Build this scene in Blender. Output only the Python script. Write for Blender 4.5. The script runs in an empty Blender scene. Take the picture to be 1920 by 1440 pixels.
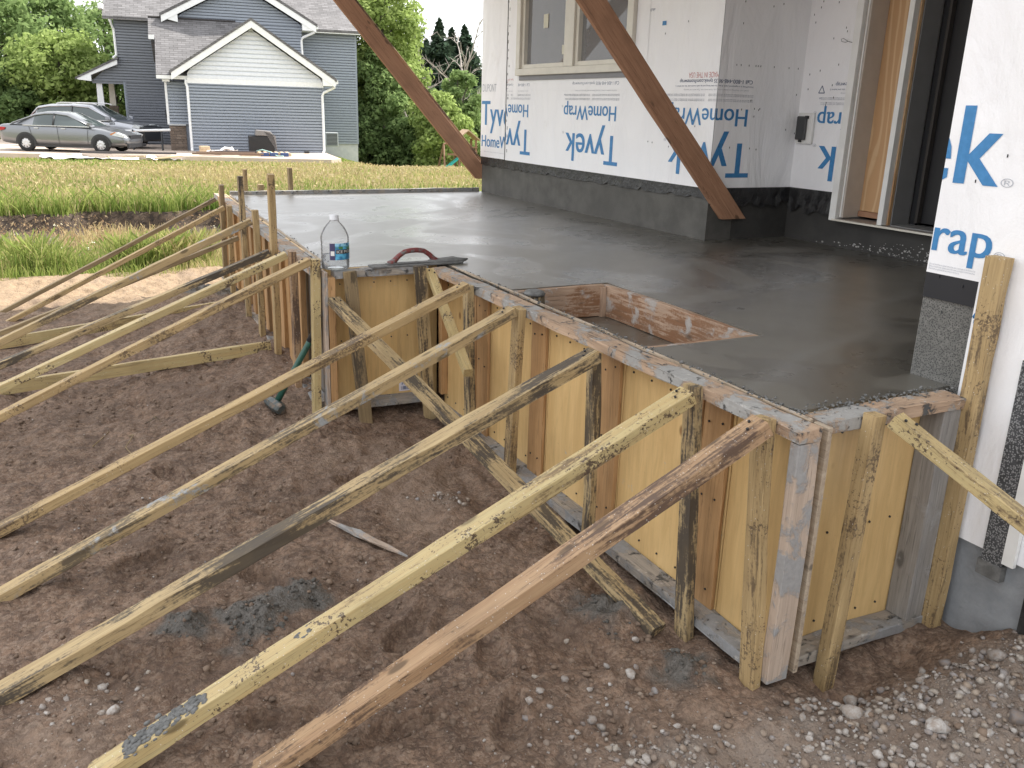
import bpy, bmesh, math, random
import numpy as np
from mathutils import Vector, Matrix, Quaternion

rng = random.Random(7)
nr = np.random.default_rng(11)
sc = bpy.context.scene
COL = sc.collection
R = math.radians

# ------------------------------------------------------------------ camera, world, sun, exposure
cam_d = bpy.data.cameras.new('camera')
cam_d.sensor_width = 36.0
cam_d.lens = 30.70
cam_d.clip_start = 0.05
cam_d.clip_end = 3000
cam = bpy.data.objects.new('camera', cam_d)
COL.objects.link(cam)
PITCH, ROLL, YAW = 3.04749787e-01, 3.02693988e-02, 1.09134205
def cam_matrix():
    ca, sa = math.cos(PITCH), math.sin(PITCH)
    cb, sb = math.cos(ROLL), math.sin(ROLL)
    cc, s2 = math.cos(YAW), math.sin(YAW)
    fwd = Vector((-s2 * ca, cc * ca, -sa)); right = Vector((cc, s2, 0)); up = right.cross(fwd)
    r2 = cb * right + sb * up; u2 = -sb * right + cb * up
    m = Matrix((r2, u2, -fwd)).transposed().to_4x4()
    m.translation = (0, 0, 0.876)
    return m
cam.matrix_world = cam_matrix()
sc.camera = cam

SUN_DIR = Vector((-0.10, 0.62, 0.78)).normalized()      # towards the sun
sun_el = math.asin(SUN_DIR.z)
sun_az = math.atan2(SUN_DIR.x, SUN_DIR.y)               # clockwise from +Y

world = bpy.data.worlds.new('World')
sc.world = world
world.use_nodes = True
wn = world.node_tree.nodes; wl = world.node_tree.links
wn.clear()
w_out = wn.new('ShaderNodeOutputWorld'); w_bg = wn.new('ShaderNodeBackground')
w_sky = wn.new('ShaderNodeTexSky'); w_sky.sky_type = 'NISHITA'; w_sky.sun_disc = False
w_sky.sun_elevation = sun_el; w_sky.sun_rotation = sun_az
w_sky.air_density = 1.0; w_sky.dust_density = 4.0; w_sky.ozone_density = 1.0
w_hsv = wn.new('ShaderNodeHueSaturation'); w_hsv.inputs['Saturation'].default_value = 0.42
wl.new(w_sky.outputs[0], w_hsv.inputs['Color'])
# thin bright cloud veil
w_tc = wn.new('ShaderNodeTexCoord'); w_n = wn.new('ShaderNodeTexNoise')
w_n.inputs['Scale'].default_value = 3.0; w_n.inputs['Detail'].default_value = 6
wl.new(w_tc.outputs['Generated'], w_n.inputs['Vector'])
w_r = wn.new('ShaderNodeMapRange'); w_r.inputs['From Min'].default_value = 0.42; w_r.inputs['From Max'].default_value = 0.7
w_r.inputs['To Min'].default_value = 0.70; w_r.inputs['To Max'].default_value = 0.95
wl.new(w_n.outputs['Fac'], w_r.inputs['Value'])
w_mix = wn.new('ShaderNodeMix'); w_mix.data_type = 'RGBA'
w_mix.inputs['B'].default_value = (8.4, 8.5, 8.7, 1)
wl.new(w_r.outputs[0], w_mix.inputs['Factor']); wl.new(w_hsv.outputs[0], w_mix.inputs['A'])
wl.new(w_mix.outputs['Result'], w_bg.inputs['Color'])
w_bg.inputs['Strength'].default_value = 0.15
wl.new(w_bg.outputs[0], w_out.inputs[0])

sun_d = bpy.data.lights.new('sun', 'SUN'); sun_d.energy = 5.0; sun_d.angle = R(0.53)
sun_d.color = (1.0, 0.95, 0.87)
sun = bpy.data.objects.new('sun', sun_d); COL.objects.link(sun)
sun.rotation_euler = SUN_DIR.to_track_quat('Z', 'Y').to_euler()

sc.view_settings.view_transform = 'Standard'
sc.view_settings.look = 'None'
sc.view_settings.exposure = 0.86
sc.view_settings.gamma = 1.0
sc.view_settings.use_curve_mapping = False
sc.render.film_transparent = False
sc.cycles.max_bounces = 8
sc.cycles.transparent_max_bounces = 12
sc.cycles.use_denoising = True

# ------------------------------------------------------------------ helpers
def tag(o, label=None, cat=None, group=None, kind=None):
    if label: o['label'] = label
    if cat: o['category'] = cat
    if group: o['group'] = group
    if kind: o['kind'] = kind
    return o

def empty(name, loc=(0, 0, 0), rotz=0.0):
    o = bpy.data.objects.new(name, None); COL.objects.link(o)
    o.location = loc; o.rotation_euler = (0, 0, rotz); o.empty_display_size = 0.1
    return o

def link(name, me, mat=None, parent=None, smooth=False):
    o = bpy.data.objects.new(name, me); COL.objects.link(o)
    if mat is not None and len(me.materials) == 0: me.materials.append(mat)
    if parent is not None: o.parent = parent
    if smooth:
        me.polygons.foreach_set('use_smooth', [True] * len(me.polygons))
    return o

def np_mesh(name, V, Fq):
    """V (n,3), Fq (m,k) with constant k"""
    V = np.asarray(V, np.float32); Fq = np.asarray(Fq, np.int32)
    me = bpy.data.meshes.new(name)
    m, k = Fq.shape
    me.vertices.add(len(V)); me.vertices.foreach_set('co', V.ravel())
    me.loops.add(m * k); me.loops.foreach_set('vertex_index', Fq.ravel())
    me.polygons.add(m)
    me.polygons.foreach_set('loop_start', np.arange(0, m * k, k, dtype=np.int32))
    me.polygons.foreach_set('loop_total', np.full(m, k, np.int32))
    me.update(calc_edges=True)
    return me

class MB:
    """collects polygons, builds one mesh"""
    def __init__(s): s.v = []; s.f = []
    def add(s, vs, fs):
        b = len(s.v); s.v += [tuple(p) for p in vs]; s.f += [tuple(i + b for i in f) for f in fs]; return s
    def box(s, x0, x1, y0, y1, z0, z1):
        vs = [(x0, y0, z0), (x1, y0, z0), (x1, y1, z0), (x0, y1, z0), (x0, y0, z1), (x1, y0, z1), (x1, y1, z1), (x0, y1, z1)]
        return s.add(vs, [(0, 3, 2, 1), (4, 5, 6, 7), (0, 1, 5, 4), (1, 2, 6, 5), (2, 3, 7, 6), (3, 0, 4, 7)])
    def prism(s, poly, axis, a, b):
        """extrude polygon (list of 2D) along axis from a to b"""
        def P(p, t):
            return {'x': (t, p[0], p[1]), 'y': (p[0], t, p[1]), 'z': (p[0], p[1], t)}[axis]
        n = len(poly)
        vs = [P(p, a) for p in poly] + [P(p, b) for p in poly]
        fs = [tuple(range(n - 1, -1, -1)), tuple(range(n, 2 * n))] + [(i, (i + 1) % n, n + (i + 1) % n, n + i) for i in range(n)]
        return s.add(vs, fs)
    def tube(s, pts, r, seg=8, cap=True):
        pts = [Vector(p) for p in pts]; n = len(pts)
        rr = r if isinstance(r, (list, tuple)) else [r] * n
        base = len(s.v); prev = None
        for i, p in enumerate(pts):
            d = (pts[min(i + 1, n - 1)] - pts[max(i - 1, 0)]).normalized()
            a = prev if prev is not None else (Vector((0, 0, 1)) if abs(d.z) < .9 else Vector((1, 0, 0)))
            a = (a - d * a.dot(d)).normalized(); b = d.cross(a); prev = a
            for k in range(seg):
                t = 2 * math.pi * k / seg
                s.v.append(tuple(p + (a * math.cos(t) + b * math.sin(t)) * rr[i]))
        for i in range(n - 1):
            for k in range(seg):
                k2 = (k + 1) % seg
                s.f.append((base + i * seg + k, base + i * seg + k2, base + (i + 1) * seg + k2, base + (i + 1) * seg + k))
        if cap:
            s.f.append(tuple(base + k for k in range(seg - 1, -1, -1)))
            s.f.append(tuple(base + (n - 1) * seg + k for k in range(seg)))
        return s
    def lathe(s, prof, seg=24, c=(0, 0, 0)):
        base = len(s.v)
        for r, z in prof:
            for k in range(seg):
                t = 2 * math.pi * k / seg
                s.v.append((c[0] + r * math.cos(t), c[1] + r * math.sin(t), c[2] + z))
        for i in range(len(prof) - 1):
            for k in range(seg):
                k2 = (k + 1) % seg
                s.f.append((base + i * seg + k, base + i * seg + k2, base + (i + 1) * seg + k2, base + (i + 1) * seg + k))
        return s
    def build(s, name, mat=None, parent=None, smooth=False, bevel=0.0, fixn=True):
        me = bpy.data.meshes.new(name); me.from_pydata(s.v, [], s.f)
        if fixn or bevel:
            bm = bmesh.new(); bm.from_mesh(me)
            bmesh.ops.recalc_face_normals(bm, faces=bm.faces)
            if bevel:
                bmesh.ops.bevel(bm, geom=[e for e in bm.edges if e.calc_face_angle(0) > 0.5], offset=bevel, segments=1, affect='EDGES')
            bm.to_mesh(me); bm.free()
        me.update()
        return link(name, me, mat, parent, smooth)

def smooth_by_angle(o, ang=40):
    me = o.data
    me.polygons.foreach_set('use_smooth', [True] * len(me.polygons))
    try: me.set_sharp_from_angle(angle=R(ang))
    except Exception: pass
    return o

# value noise (numpy) ------------------------------------------------
def _lat(ix, iy, seed):
    h = (ix.astype(np.int64) * 374761393 + iy.astype(np.int64) * 668265263 + seed * 974634) & 0xFFFFFFFF
    h = ((h ^ (h >> 13)) * 1274126177) & 0xFFFFFFFF
    h = h ^ (h >> 16)
    return (h & 0xFFFF) / 65535.0
def vnoise(x, y, seed=0):
    x = np.asarray(x, float); y = np.asarray(y, float)
    ix = np.floor(x); iy = np.floor(y); fx = x - ix; fy = y - iy
    fx = fx * fx * fx * (fx * (fx * 6 - 15) + 10); fy = fy * fy * fy * (fy * (fy * 6 - 15) + 10)
    a = _lat(ix, iy, seed); b = _lat(ix + 1, iy, seed); c = _lat(ix, iy + 1, seed); d = _lat(ix + 1, iy + 1, seed)
    return (a * (1 - fx) + b * fx) * (1 - fy) + (c * (1 - fx) + d * fx) * fy - 0.5
def fbm(x, y, seed=0, oct=4):
    v = 0; a = 1.0
    for i in range(oct):
        v = v + a * vnoise(x * 2 ** i + 17.3 * i, y * 2 ** i - 9.1 * i, seed + i); a *= .5
    return v
def S(a, b, x):
    t = np.clip((np.asarray(x, float) - a) / (b - a), 0, 1); return t * t * (3 - 2 * t)

# ------------------------------------------------------------------ materials
class NT:
    def __init__(s, name):
        s.m = bpy.data.materials.new(name); s.m.use_nodes = True
        s.n = s.m.node_tree.nodes; s.l = s.m.node_tree.links
        s.b = s.n['Principled BSDF']
    def new(s, t, **k):
        nd = s.n.new('ShaderNode' + t)
        for a, v in k.items():
            if a in nd.inputs.keys() if isinstance(a, str) else False: s.set(nd, a, v)
            else: setattr(nd, a, v)
        return nd
    def set(s, nd, key, v):
        i = nd.inputs[key] if isinstance(key, str) else nd.inputs[key]
        if isinstance(v, bpy.types.NodeSocket): s.l.new(v, i)
        else:
            if isinstance(v, (tuple, list)) and len(v) == 3 and len(getattr(i, 'default_value', (0,) * 3)) == 4: v = (*v, 1)
            i.default_value = v
    def coords(s, kind='Object', scale=(1, 1, 1), rnd=True):
        tc = s.n.new('ShaderNodeTexCoord'); mp = s.n.new('ShaderNodeMapping')
        mp.inputs['Scale'].default_value = scale
        src = tc.outputs[kind]
        if rnd:
            oi = s.n.new('ShaderNodeObjectInfo'); mu = s.n.new('ShaderNodeVectorMath'); mu.operation = 'MULTIPLY_ADD'
            cb = s.n.new('ShaderNodeCombineXYZ')
            for i in range(3): s.l.new(oi.outputs['Random'], cb.inputs[i])
            s.l.new(cb.outputs[0], mu.inputs[0]); mu.inputs[1].default_value = (37.1, 91.7, 53.3); s.l.new(src, mu.inputs[2])
            src = mu.outputs[0]
        s.l.new(src, mp.inputs['Vector'])
        return mp.outputs[0]
    def geo(s):
        return s.n.new('ShaderNodeNewGeometry').outputs['Position']
    def noise(s, vec, scale=5, detail=4, rough=.55, dist=0.0, out='Fac'):
        nd = s.n.new('ShaderNodeTexNoise')
        s.l.new(vec, nd.inputs['Vector'])
        nd.inputs['Scale'].default_value = scale; nd.inputs['Detail'].default_value = detail
        nd.inputs['Roughness'].default_value = rough; nd.inputs['Distortion'].default_value = dist
        return nd.outputs[out]
    def voro(s, vec, scale=5, feature='F1', out='Distance', rand=1.0):
        nd = s.n.new('ShaderNodeTexVoronoi'); nd.feature = feature
        s.l.new(vec, nd.inputs['Vector']); nd.inputs['Scale'].default_value = scale; nd.inputs['Randomness'].default_value = rand
        return nd.outputs[out]
    def rng(s, v, a, b, c=0.0, d=1.0):
        nd = s.n.new('ShaderNodeMapRange'); nd.interpolation_type = 'SMOOTHSTEP'
        s.l.new(v, nd.inputs['Value'])
        for k, x in zip(('From Min', 'From Max', 'To Min', 'To Max'), (a, b, c, d)): nd.inputs[k].default_value = x
        return nd.outputs[0]
    def mix(s, f, a, b, mode='MIX'):
        nd = s.n.new('ShaderNodeMix'); nd.data_type = 'RGBA'; nd.blend_type = mode
        s.set(nd, 'Factor', f)
        for key, v in (('A', a), ('B', b)):
            i = [q for q in nd.inputs if q.name == key and q.type == 'RGBA'][0]
            if isinstance(v, bpy.types.NodeSocket): s.l.new(v, i)
            else: i.default_value = (*v, 1) if len(v) == 3 else v
        return [q for q in nd.outputs if q.type == 'RGBA'][0]
    def math(s, op, a, b=0.0):
        nd = s.n.new('ShaderNodeMath'); nd.operation = op
        for i, v in enumerate((a, b)):
            if isinstance(v, bpy.types.NodeSocket): s.l.new(v, nd.inputs[i])
            else: nd.inputs[i].default_value = v
        return nd.outputs[0]
    def bump(s, h, dist=.01, strength=1.0, prev=None):
        nd = s.n.new('ShaderNodeBump'); s.l.new(h, nd.inputs['Height'])
        nd.inputs['Distance'].default_value = dist; nd.inputs['Strength'].default_value = strength
        if prev is not None: s.l.new(prev, nd.inputs['Normal'])
        return nd.outputs[0]
    def attr(s, name, out='Fac'):
        nd = s.n.new('ShaderNodeAttribute'); nd.attribute_name = name; return nd.outputs[out]
    def out(s, color=None, rough=None, normal=None, **k):
        if color is not None: s.set(s.b, 'Base Color', color)
        if rough is not None: s.set(s.b, 'Roughness', rough)
        if normal is not None: s.set(s.b, 'Normal', normal)
        for a, v in k.items(): s.set(s.b, a.replace('_', ' '), v)
        return s.m

def plain(name, color, rough=.6, **k):
    t = NT(name); v = t.coords('Object', rnd=True)
    n = t.noise(v, 9, 5)
    c = t.mix(t.rng(n, .3, .75, 0, .35), color, tuple(x * .72 for x in color))
    return t.out(c, rough, **k)

def wood(name, c1, c2, stain=(.05, .04, .032), amount=.3, splat=0.0, splat_col=(.40, .40, .39), rough=.75, grain=1.0, wet=0.0, spk=0.0, crust=False, mud=0.0):
    """lumber: local X is the length of the stick"""
    t = NT(name)
    v = t.coords('Object', (1, 1, 1))
    vs = t.coords('Object', (2.0, 34, 34)); vf = t.coords('Object', (6, 160, 160)); vm = t.coords('Object', (3.2, 20, 20))
    g = t.noise(vs, 1.0, 5, .6, 1.2); gf = t.noise(vf, 1.0, 3)
    c = t.mix(t.rng(g, .3, .7), c1, c2)
    c = t.mix(t.rng(gf, .45, .8, 0, .35 * grain), c, tuple(x * .55 for x in c1))
    big = t.noise(v, 1.7, 3)                                     # where along the stick the mould sits
    m1 = t.noise(t.coords('Object', (8, 75, 75)), 1.0, 6, .62, .5); m2 = t.noise(vm, 1.0, 5, .6, .4); m3 = t.noise(v, 75, 3, .6)
    sm = t.math('ADD', t.math('ADD', t.math('MULTIPLY', m1, .42), t.math('MULTIPLY', m2, .40)), t.math('MULTIPLY', m3, .18))
    sm = t.math('ADD', sm, t.math('MULTIPLY', t.math('SUBTRACT', big, .5), .50))
    th = .665 - .19 * amount
    f = t.rng(sm, th, th + .10, 0, min(.95, .45 + .5 * amount))
    c = t.mix(f, c, stain)
    # checks: thin dark cracks along the grain
    ck = t.noise(t.coords('Object', (1.1, 55, 55)), 1.0, 3, .5, .4)
    c = t.mix(t.rng(t.math('ABSOLUTE', t.math('SUBTRACT', ck, .5)), .012, .002, 0, .55 * grain), c, tuple(x * .28 for x in c2))
    # soft grime
    c = t.mix(t.rng(t.noise(v, 4.0, 6), .45, .8, 0, .45), c, tuple(x * .5 for x in c2))
    if spk:
        d = t.voro(v, 95, out='Distance'); pick = t.noise(v, 30, 2)
        c = t.mix(t.math('MULTIPLY', t.rng(d, .18, .10, 0, 1), t.rng(pick, .62 - .12 * spk, .66 - .12 * spk)), c, (.62, .60, .55))
    if mud:
        ms = t.noise(v, 85, 5, .7); mm = t.noise(v, 5.5, 4, .6); c = t.mix(t.rng(t.math('ADD', ms, t.math('MULTIPLY', t.math('SUBTRACT', mm, .5), 1.0)), .64, .67, 0, .9 * mud), c, (.055, .033, .024))
    # knots
    kd = t.voro(t.coords('Object', (3.0, 7, 7)), 1.0)
    c = t.mix(t.rng(kd, .13, .07, 0, .8), c, tuple(x * .28 for x in c2))
    hgt = t.math('ADD', t.math('MULTIPLY', g, .6), t.math('MULTIPLY', gf, .4))
    if splat:
        sp = t.noise(v, 7, 8, .68, .3); th = .75 - .35 * splat
        fs = t.rng(sp, th, th + .09)
        sc2 = t.mix(t.noise(v, 60, 3), tuple(x * .62 for x in splat_col), splat_col)
        c = t.mix(fs, c, sc2)
        hgt = t.math('ADD', hgt, fs)
    if crust:
        cn = t.noise(v, 16, 8, .72, .4); fc = t.rng(cn, .575, .63); c = t.mix(fc, c, (.075, .073, .07)); hgt = t.math('ADD', hgt, t.math('MULTIPLY', fc, 1.5))
        cw = t.noise(v, 24, 6, .7); c = t.mix(t.rng(cw, .60, .66, 0, .6), c, (.50, .47, .43))
    nm = t.bump(hgt, .004 if crust else .0025, .8)
    return t.out(c, rough, nm)

W = {}
W['treated'] = wood('treated_lumber', (.44, .315, .155), (.34, .235, .11), stain=(.075, .048, .03), amount=.70, spk=.6, mud=.8)
W['mould'] = wood('mouldy_lumber', (.45, .34, .18), (.35, .25, .125), amount=1.08)
W['dark'] = wood('dark_mouldy_lumber', (.29, .21, .11), (.21, .15, .08), stain=(.045, .038, .03), amount=.70)
W['green'] = wood('greenish_treated_lumber', (.47, .38, .19), (.44, .32, .145), stain=(.09, .052, .03), amount=.62, spk=.8, rough=.6, mud=1.0)
W['brown'] = wood('brown_weathered_lumber', (.40, .265, .15), (.32, .195, .105), stain=(.085, .05, .034), amount=.95, spk=1.1, rough=.6)
W['yellow'] = wood('fresh_yellow_lumber', (.54, .39, .17), (.46, .32, .13), amount=.12, stain=(.16, .11, .05))
W['splash'] = wood('concrete_smeared_lumber', (.45, .33, .17), (.36, .26, .13), amount=.78, splat=.55, splat_col=(.36, .37, .37))
W['plate'] = wood('concrete_crusted_plate', (.44, .31, .21), (.35, .24, .16), amount=.60, splat=.80, splat_col=(.37, .36, .34), rough=.8, crust=True)
W['greypl'] = wood('grey_concrete_filmed_plate', (.36, .32, .27), (.27, .24, .21), amount=.35, splat=.85, splat_col=(.31, .31, .31), rough=.7, crust=True)
W['stud'] = wood('orange_pine_stud', (.50, .30, .14), (.42, .24, .105), stain=(.16, .09, .05), amount=.22, rough=.55)
W['pale'] = wood('pale_weathered_post', (.48, .38, .30), (.40, .31, .24), stain=(.15, .13, .11), amount=.40, splat=.78, splat_col=(.36, .35, .34))
W['prop'] = wood('reddish_plank', (.43, .235, .14), (.34, .18, .105), stain=(.11, .05, .028), amount=.36, rough=.7)
W['greyfilm'] = wood('grey_cement_film_post', (.23, .215, .20), (.31, .295, .275), stain=(.10, .09, .085), amount=.4, splat=.55, splat_col=(.36, .35, .34))
W['box'] = wood('stained_red_form_board', (.44, .31, .22), (.34, .225, .15), stain=(.20, .085, .032), amount=.84, splat=.60, splat_col=(.46, .41, .37))

def ply_mat(name, c1, c2):
    t = NT(name); v = t.coords('Object'); vs = t.coords('Object', (5, 5, .8))
    g = t.noise(vs, 3, 5, .6, .8)
    c = t.mix(t.rng(g, .3, .7), c1, c2)
    fg = t.noise(t.coords('Object', (70, 70, 3.2)), 1.0, 4, .6, .8); c = t.mix(t.rng(fg, .45, .75, 0, .20), c, tuple(x * .62 for x in c2)); lg = t.noise(t.coords('Object', (11, 11, .7)), 1.0, 3, .5, 2.0); c = t.mix(t.rng(t.math('ABSOLUTE', t.math('SUBTRACT', lg, .5)), .03, .0, 0, .16), c, tuple(x * .6 for x in c2))
    c = t.mix(t.rng(t.noise(v, 3.5, 5), .5, .8, 0, .4), c, tuple(x * .68 for x in c1))
    kd = t.voro(t.coords('Object', (3.6, 3.6, 2.6)), 1.0)
    c = t.mix(t.rng(kd, .075, .03, 0, .8), c, (.20, .09, .03))
    sp = t.noise(v, 9, 8, .7); c = t.mix(t.rng(sp, .66, .70, 0, .85), c, (.40, .39, .36)); dr = t.noise(t.coords('Object', (26, 26, 1.6)), 1.0, 5, .6); c = t.mix(t.rng(dr, .60, .72, 0, .45), c, tuple(x * .55 for x in c2)); sc_ = t.noise(v, 60, 4, .7); c = t.mix(t.rng(sc_, .62, .72, 0, .35), c, tuple(x * .6 for x in c1))
    return t.out(c, t.rng(g, .2, .8, .32, .5), t.bump(g, .001, .4))
W['ply'] = ply_mat('amber_form_plywood', (.68, .47, .215), (.58, .385, .165))
W['plydark'] = ply_mat('shaded_form_plywood', (.40, .27, .13), (.33, .22, .105))  # amber plywood darkened as if in shade; no panel uses it
W['plygrey'] = ply_mat('grey_form_plywood', (.16, .145, .13), (.20, .18, .16))
W['plyedge'] = wood('plywood_edge', (.44, .36, .27), (.32, .25, .18), amount=.5, splat=.5)

def concrete(name, c1, c2, rough=.8, sc_=6, bump=.004, speck=None):
    t = NT(name); v = t.coords('Object', rnd=False)
    n = t.noise(v, sc_, 8, .62); n2 = t.noise(v, sc_ * .22, 4)
    c = t.mix(t.rng(n, .3, .7), c1, c2); c = t.mix(t.rng(n2, .4, .7, 0, .5), c, tuple(x * .66 for x in c2))
    h = t.math('ADD', n, t.math('MULTIPLY', t.noise(v, sc_ * 14, 4), .35))
    if speck:
        d = t.voro(v, 160); c = t.mix(t.rng(d, .25, .55, .8, 0), c, speck)
    return t.out(c, rough, t.bump(h, bump, .8))
M = {}
M['found'] = concrete('damp_foundation_concrete', (.072, .069, .062), (.112, .107, .096))
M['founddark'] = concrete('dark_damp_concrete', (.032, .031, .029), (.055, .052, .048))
M['foam'] = concrete('speckled_foundation_board', (.12, .118, .11), (.19, .185, .17), sc_=60, bump=.002, speck=(.03, .03, .03))
M['poured'] = concrete('grey_blue_poured_wall', (.19, .205, .22), (.33, .345, .36), sc_=7, bump=.008)
M['farfound'] = concrete('pale_block_foundation', (.40, .42, .44), (.48, .49, .50))
M['strap'] = concrete('speckled_tar_strap', (.035, .036, .038), (.065, .066, .07), sc_=20, bump=.003, speck=(.30, .30, .30))
M['drive'] = concrete('pale_driveway_concrete', (.44, .35, .28), (.52, .43, .36), sc_=2)
M['mortar'] = concrete('fresh_mortar', (.10, .10, .095), (.19, .19, .185), sc_=30, bump=.006)

def slab_mat():
    t = NT('wet_trowelled_concrete'); p = t.geo()
    n1 = t.noise(p, .75, 2.2, .5, 1.9); n2 = t.noise(p, 5, 6, .6); n3 = t.noise(p, 130, 3)
    mp = t.n.new('ShaderNodeMapping'); t.l.new(p, mp.inputs['Vector']); mp.inputs['Rotation'].default_value = (0, 0, .6); mp.inputs['Scale'].default_value = (1.4, .5, 1)
    wv = t.n.new('ShaderNodeTexWave'); wv.wave_type = 'RINGS'; t.l.new(mp.outputs[0], wv.inputs['Vector'])
    wv.inputs['Scale'].default_value = .55; wv.inputs['Distortion'].default_value = 5.5; wv.inputs['Detail'].default_value = 3; wv.inputs['Detail Scale'].default_value = 1.1
    ridge = t.math('POWER', wv.outputs['Fac'], 14.0)
    c = t.mix(t.rng(n1, .47, .53), (.074, .067, .053), (.112, .103, .084))
    c = t.mix(t.rng(n2, .4, .75, 0, .4), c, (.075, .070, .060))
    c = t.mix(t.math('MULTIPLY', ridge, .25), c, (.2, .2, .19))
    c = t.mix(t.rng(n3, .55, .75, 0, .3), c, (.05, .05, .048))
    # smooth sheets left by the trowel against rougher, drier passes
    ro = t.rng(n1, .44, .54, .24, .46)
    ro = t.math('ADD', ro, t.math('MULTIPLY', t.rng(n2, .3, .7), .08))
    h = t.math('ADD', t.math('MULTIPLY', n2, .25), t.math('MULTIPLY', t.rng(n1, .485, .515), .12))
    h = t.math('ADD', h, t.math('MULTIPLY', ridge, .22)); h = t.math('ADD', h, t.math('MULTIPLY', n3, .03))
    return t.out(c, ro, t.bump(h, .009, .45), Specular_IOR_Level=.6, Coat_Weight=1.0, Coat_Roughness=.38, Coat_IOR=1.5)
M['slab'] = slab_mat()

def wrap_mat():
    t = NT('white_house_wrap'); p = t.geo()
    mp = t.n.new('ShaderNodeMapping'); t.l.new(p, mp.inputs['Vector']); mp.inputs['Scale'].default_value = (1.6, 1.6, .5)
    n = t.noise(mp.outputs[0], 2.2, 5, .5, .8); f = t.noise(p, 160, 3); dirt = t.noise(p, 3.2, 7, .65)
    c = t.mix(t.rng(n, .3, .7), (.83, .83, .845), (.87, .87, .88))
    c = t.mix(t.rng(dirt, .60, .85, 0, .25), c, (.50, .46, .42))
    c = t.mix(t.rng(f, .5, .8, 0, .10), c, (.6, .6, .62))
    h = t.math('ADD', n, t.math('MULTIPLY', f, .03))
    wr = t.noise(mp.outputs[0], 9, 4, .5, 1.5); h = t.math('ADD', h, t.math('MULTIPLY', wr, .06))
    return t.out(c, .5, t.bump(h, .060, .55))
M['wrap'] = wrap_mat()
def ink(name, col):
    t = NT(name); p = t.geo(); n = t.noise(p, 45, 5)
    return t.out(t.mix(t.rng(n, .35, .8, 0, .35), col, tuple(min(1, x * 1.5 + .03) for x in col)), .5)
M['blue'] = ink('blue_print', (.035, .19, .42)); M['grey_ink'] = ink('grey_print', (.42, .44, .48)); M['red_ink'] = ink('red_print', (.52, .22, .22)); M['dark_ink'] = ink('dark_blue_print', (.08, .11, .20))
def membrane():
    t = NT('black_membrane'); p = t.geo(); n = t.noise(p, 14, 6, .65, .5)
    c = t.mix(t.rng(n, .35, .75), (.010, .010, .011), (.030, .029, .028)); c = t.mix(t.rng(t.noise(p, 30, 5), .66, .8, 0, .6), c, (.10, .09, .07))
    return t.out(c, t.rng(n, .3, .7, .28, .6), t.bump(n, .02, .8))
M['membrane'] = membrane()
M['trim'] = plain('cream_window_trim', (.66, .63, .55), .4)
M['white'] = plain('white_painted_trim', (.76, .76, .74), .45)
M['jamb'] = plain('primed_jamb', (.52, .47, .42), .55)
M['jambgrey'] = plain('grey_jamb', (.22, .22, .22), .5)
M['black'] = plain('black_doorway_fill', (.012, .012, .014), .5)
M['blackplastic'] = plain('black_plastic', (.02, .021, .024), .45)
M['flash'] = plain('grey_flashing', (.20, .20, .215), .45)
M['soffit'] = plain('porch_soffit_boards', (.66, .60, .52), .7)
def ply_panel():
    t = NT('sidelight_plywood'); v = t.coords('Object', (1, 1, 1), rnd=False)
    mp = t.n.new('ShaderNodeMapping'); t.l.new(v, mp.inputs['Vector']); mp.inputs['Scale'].default_value = (2.2, 2.2, .45)
    wv = t.n.new('ShaderNodeTexWave'); t.l.new(mp.outputs[0], wv.inputs['Vector']); wv.inputs['Scale'].default_value = 2.6
    wv.inputs['Distortion'].default_value = 11; wv.inputs['Detail'].default_value = 2.0; wv.inputs['Detail Scale'].default_value = .9
    c = t.mix(t.rng(wv.outputs['Fac'], .55, .95), (.50, .30, .15), (.60, .41, .235))
    c = t.mix(t.rng(t.noise(v, 12, 4), .6, .8, 0, .4), c, (.46, .24, .09))
    return t.out(c, .6, t.bump(wv.outputs['Fac'], .0008, .4))
M['sideply'] = ply_panel()
def glass(name, tint=(.9, .93, .93), dirt=.12, ior=1.7):
    t = NT(name); nt = t.n
    tr = nt.new('ShaderNodeBsdfTransparent'); tr.inputs[0].default_value = (*tint, 1)
    gl = nt.new('ShaderNodeBsdfGlossy'); gl.inputs['Roughness'].default_value = .03
    fr = nt.new('ShaderNodeFresnel'); fr.inputs['IOR'].default_value = ior
    mx = nt.new('ShaderNodeMixShader'); t.l.new(fr.outputs[0], mx.inputs[0]); t.l.new(tr.outputs[0], mx.inputs[1]); t.l.new(gl.outputs[0], mx.inputs[2])
    df = nt.new('ShaderNodeBsdfDiffuse'); df.inputs[0].default_value = (.55, .55, .56, 1)  # pale diffuse veil mixed in to lighten panes, bottle and water
    m2 = nt.new('ShaderNodeMixShader'); n = t.noise(t.geo(), 4, 6); t.l.new(t.rng(n, .2, .8, dirt * .85, dirt * 1.15), m2.inputs[0])
    t.l.new(mx.outputs[0], m2.inputs[1]); t.l.new(df.outputs[0], m2.inputs[2])
    t.l.new(m2.outputs[0], nt['Material Output'].inputs[0])
    return t.m
M['glass'] = glass('window_glass', (.8, .83, .84), .30)
M['bottle'] = glass('clear_plastic', (.985, .99, .99), .17, 1.11)
M['water'] = glass('bottle_water', (.95, .97, .98), .14, 1.2)
M['interior'] = plain('room_inside', (.42, .41, .40), .9)

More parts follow.
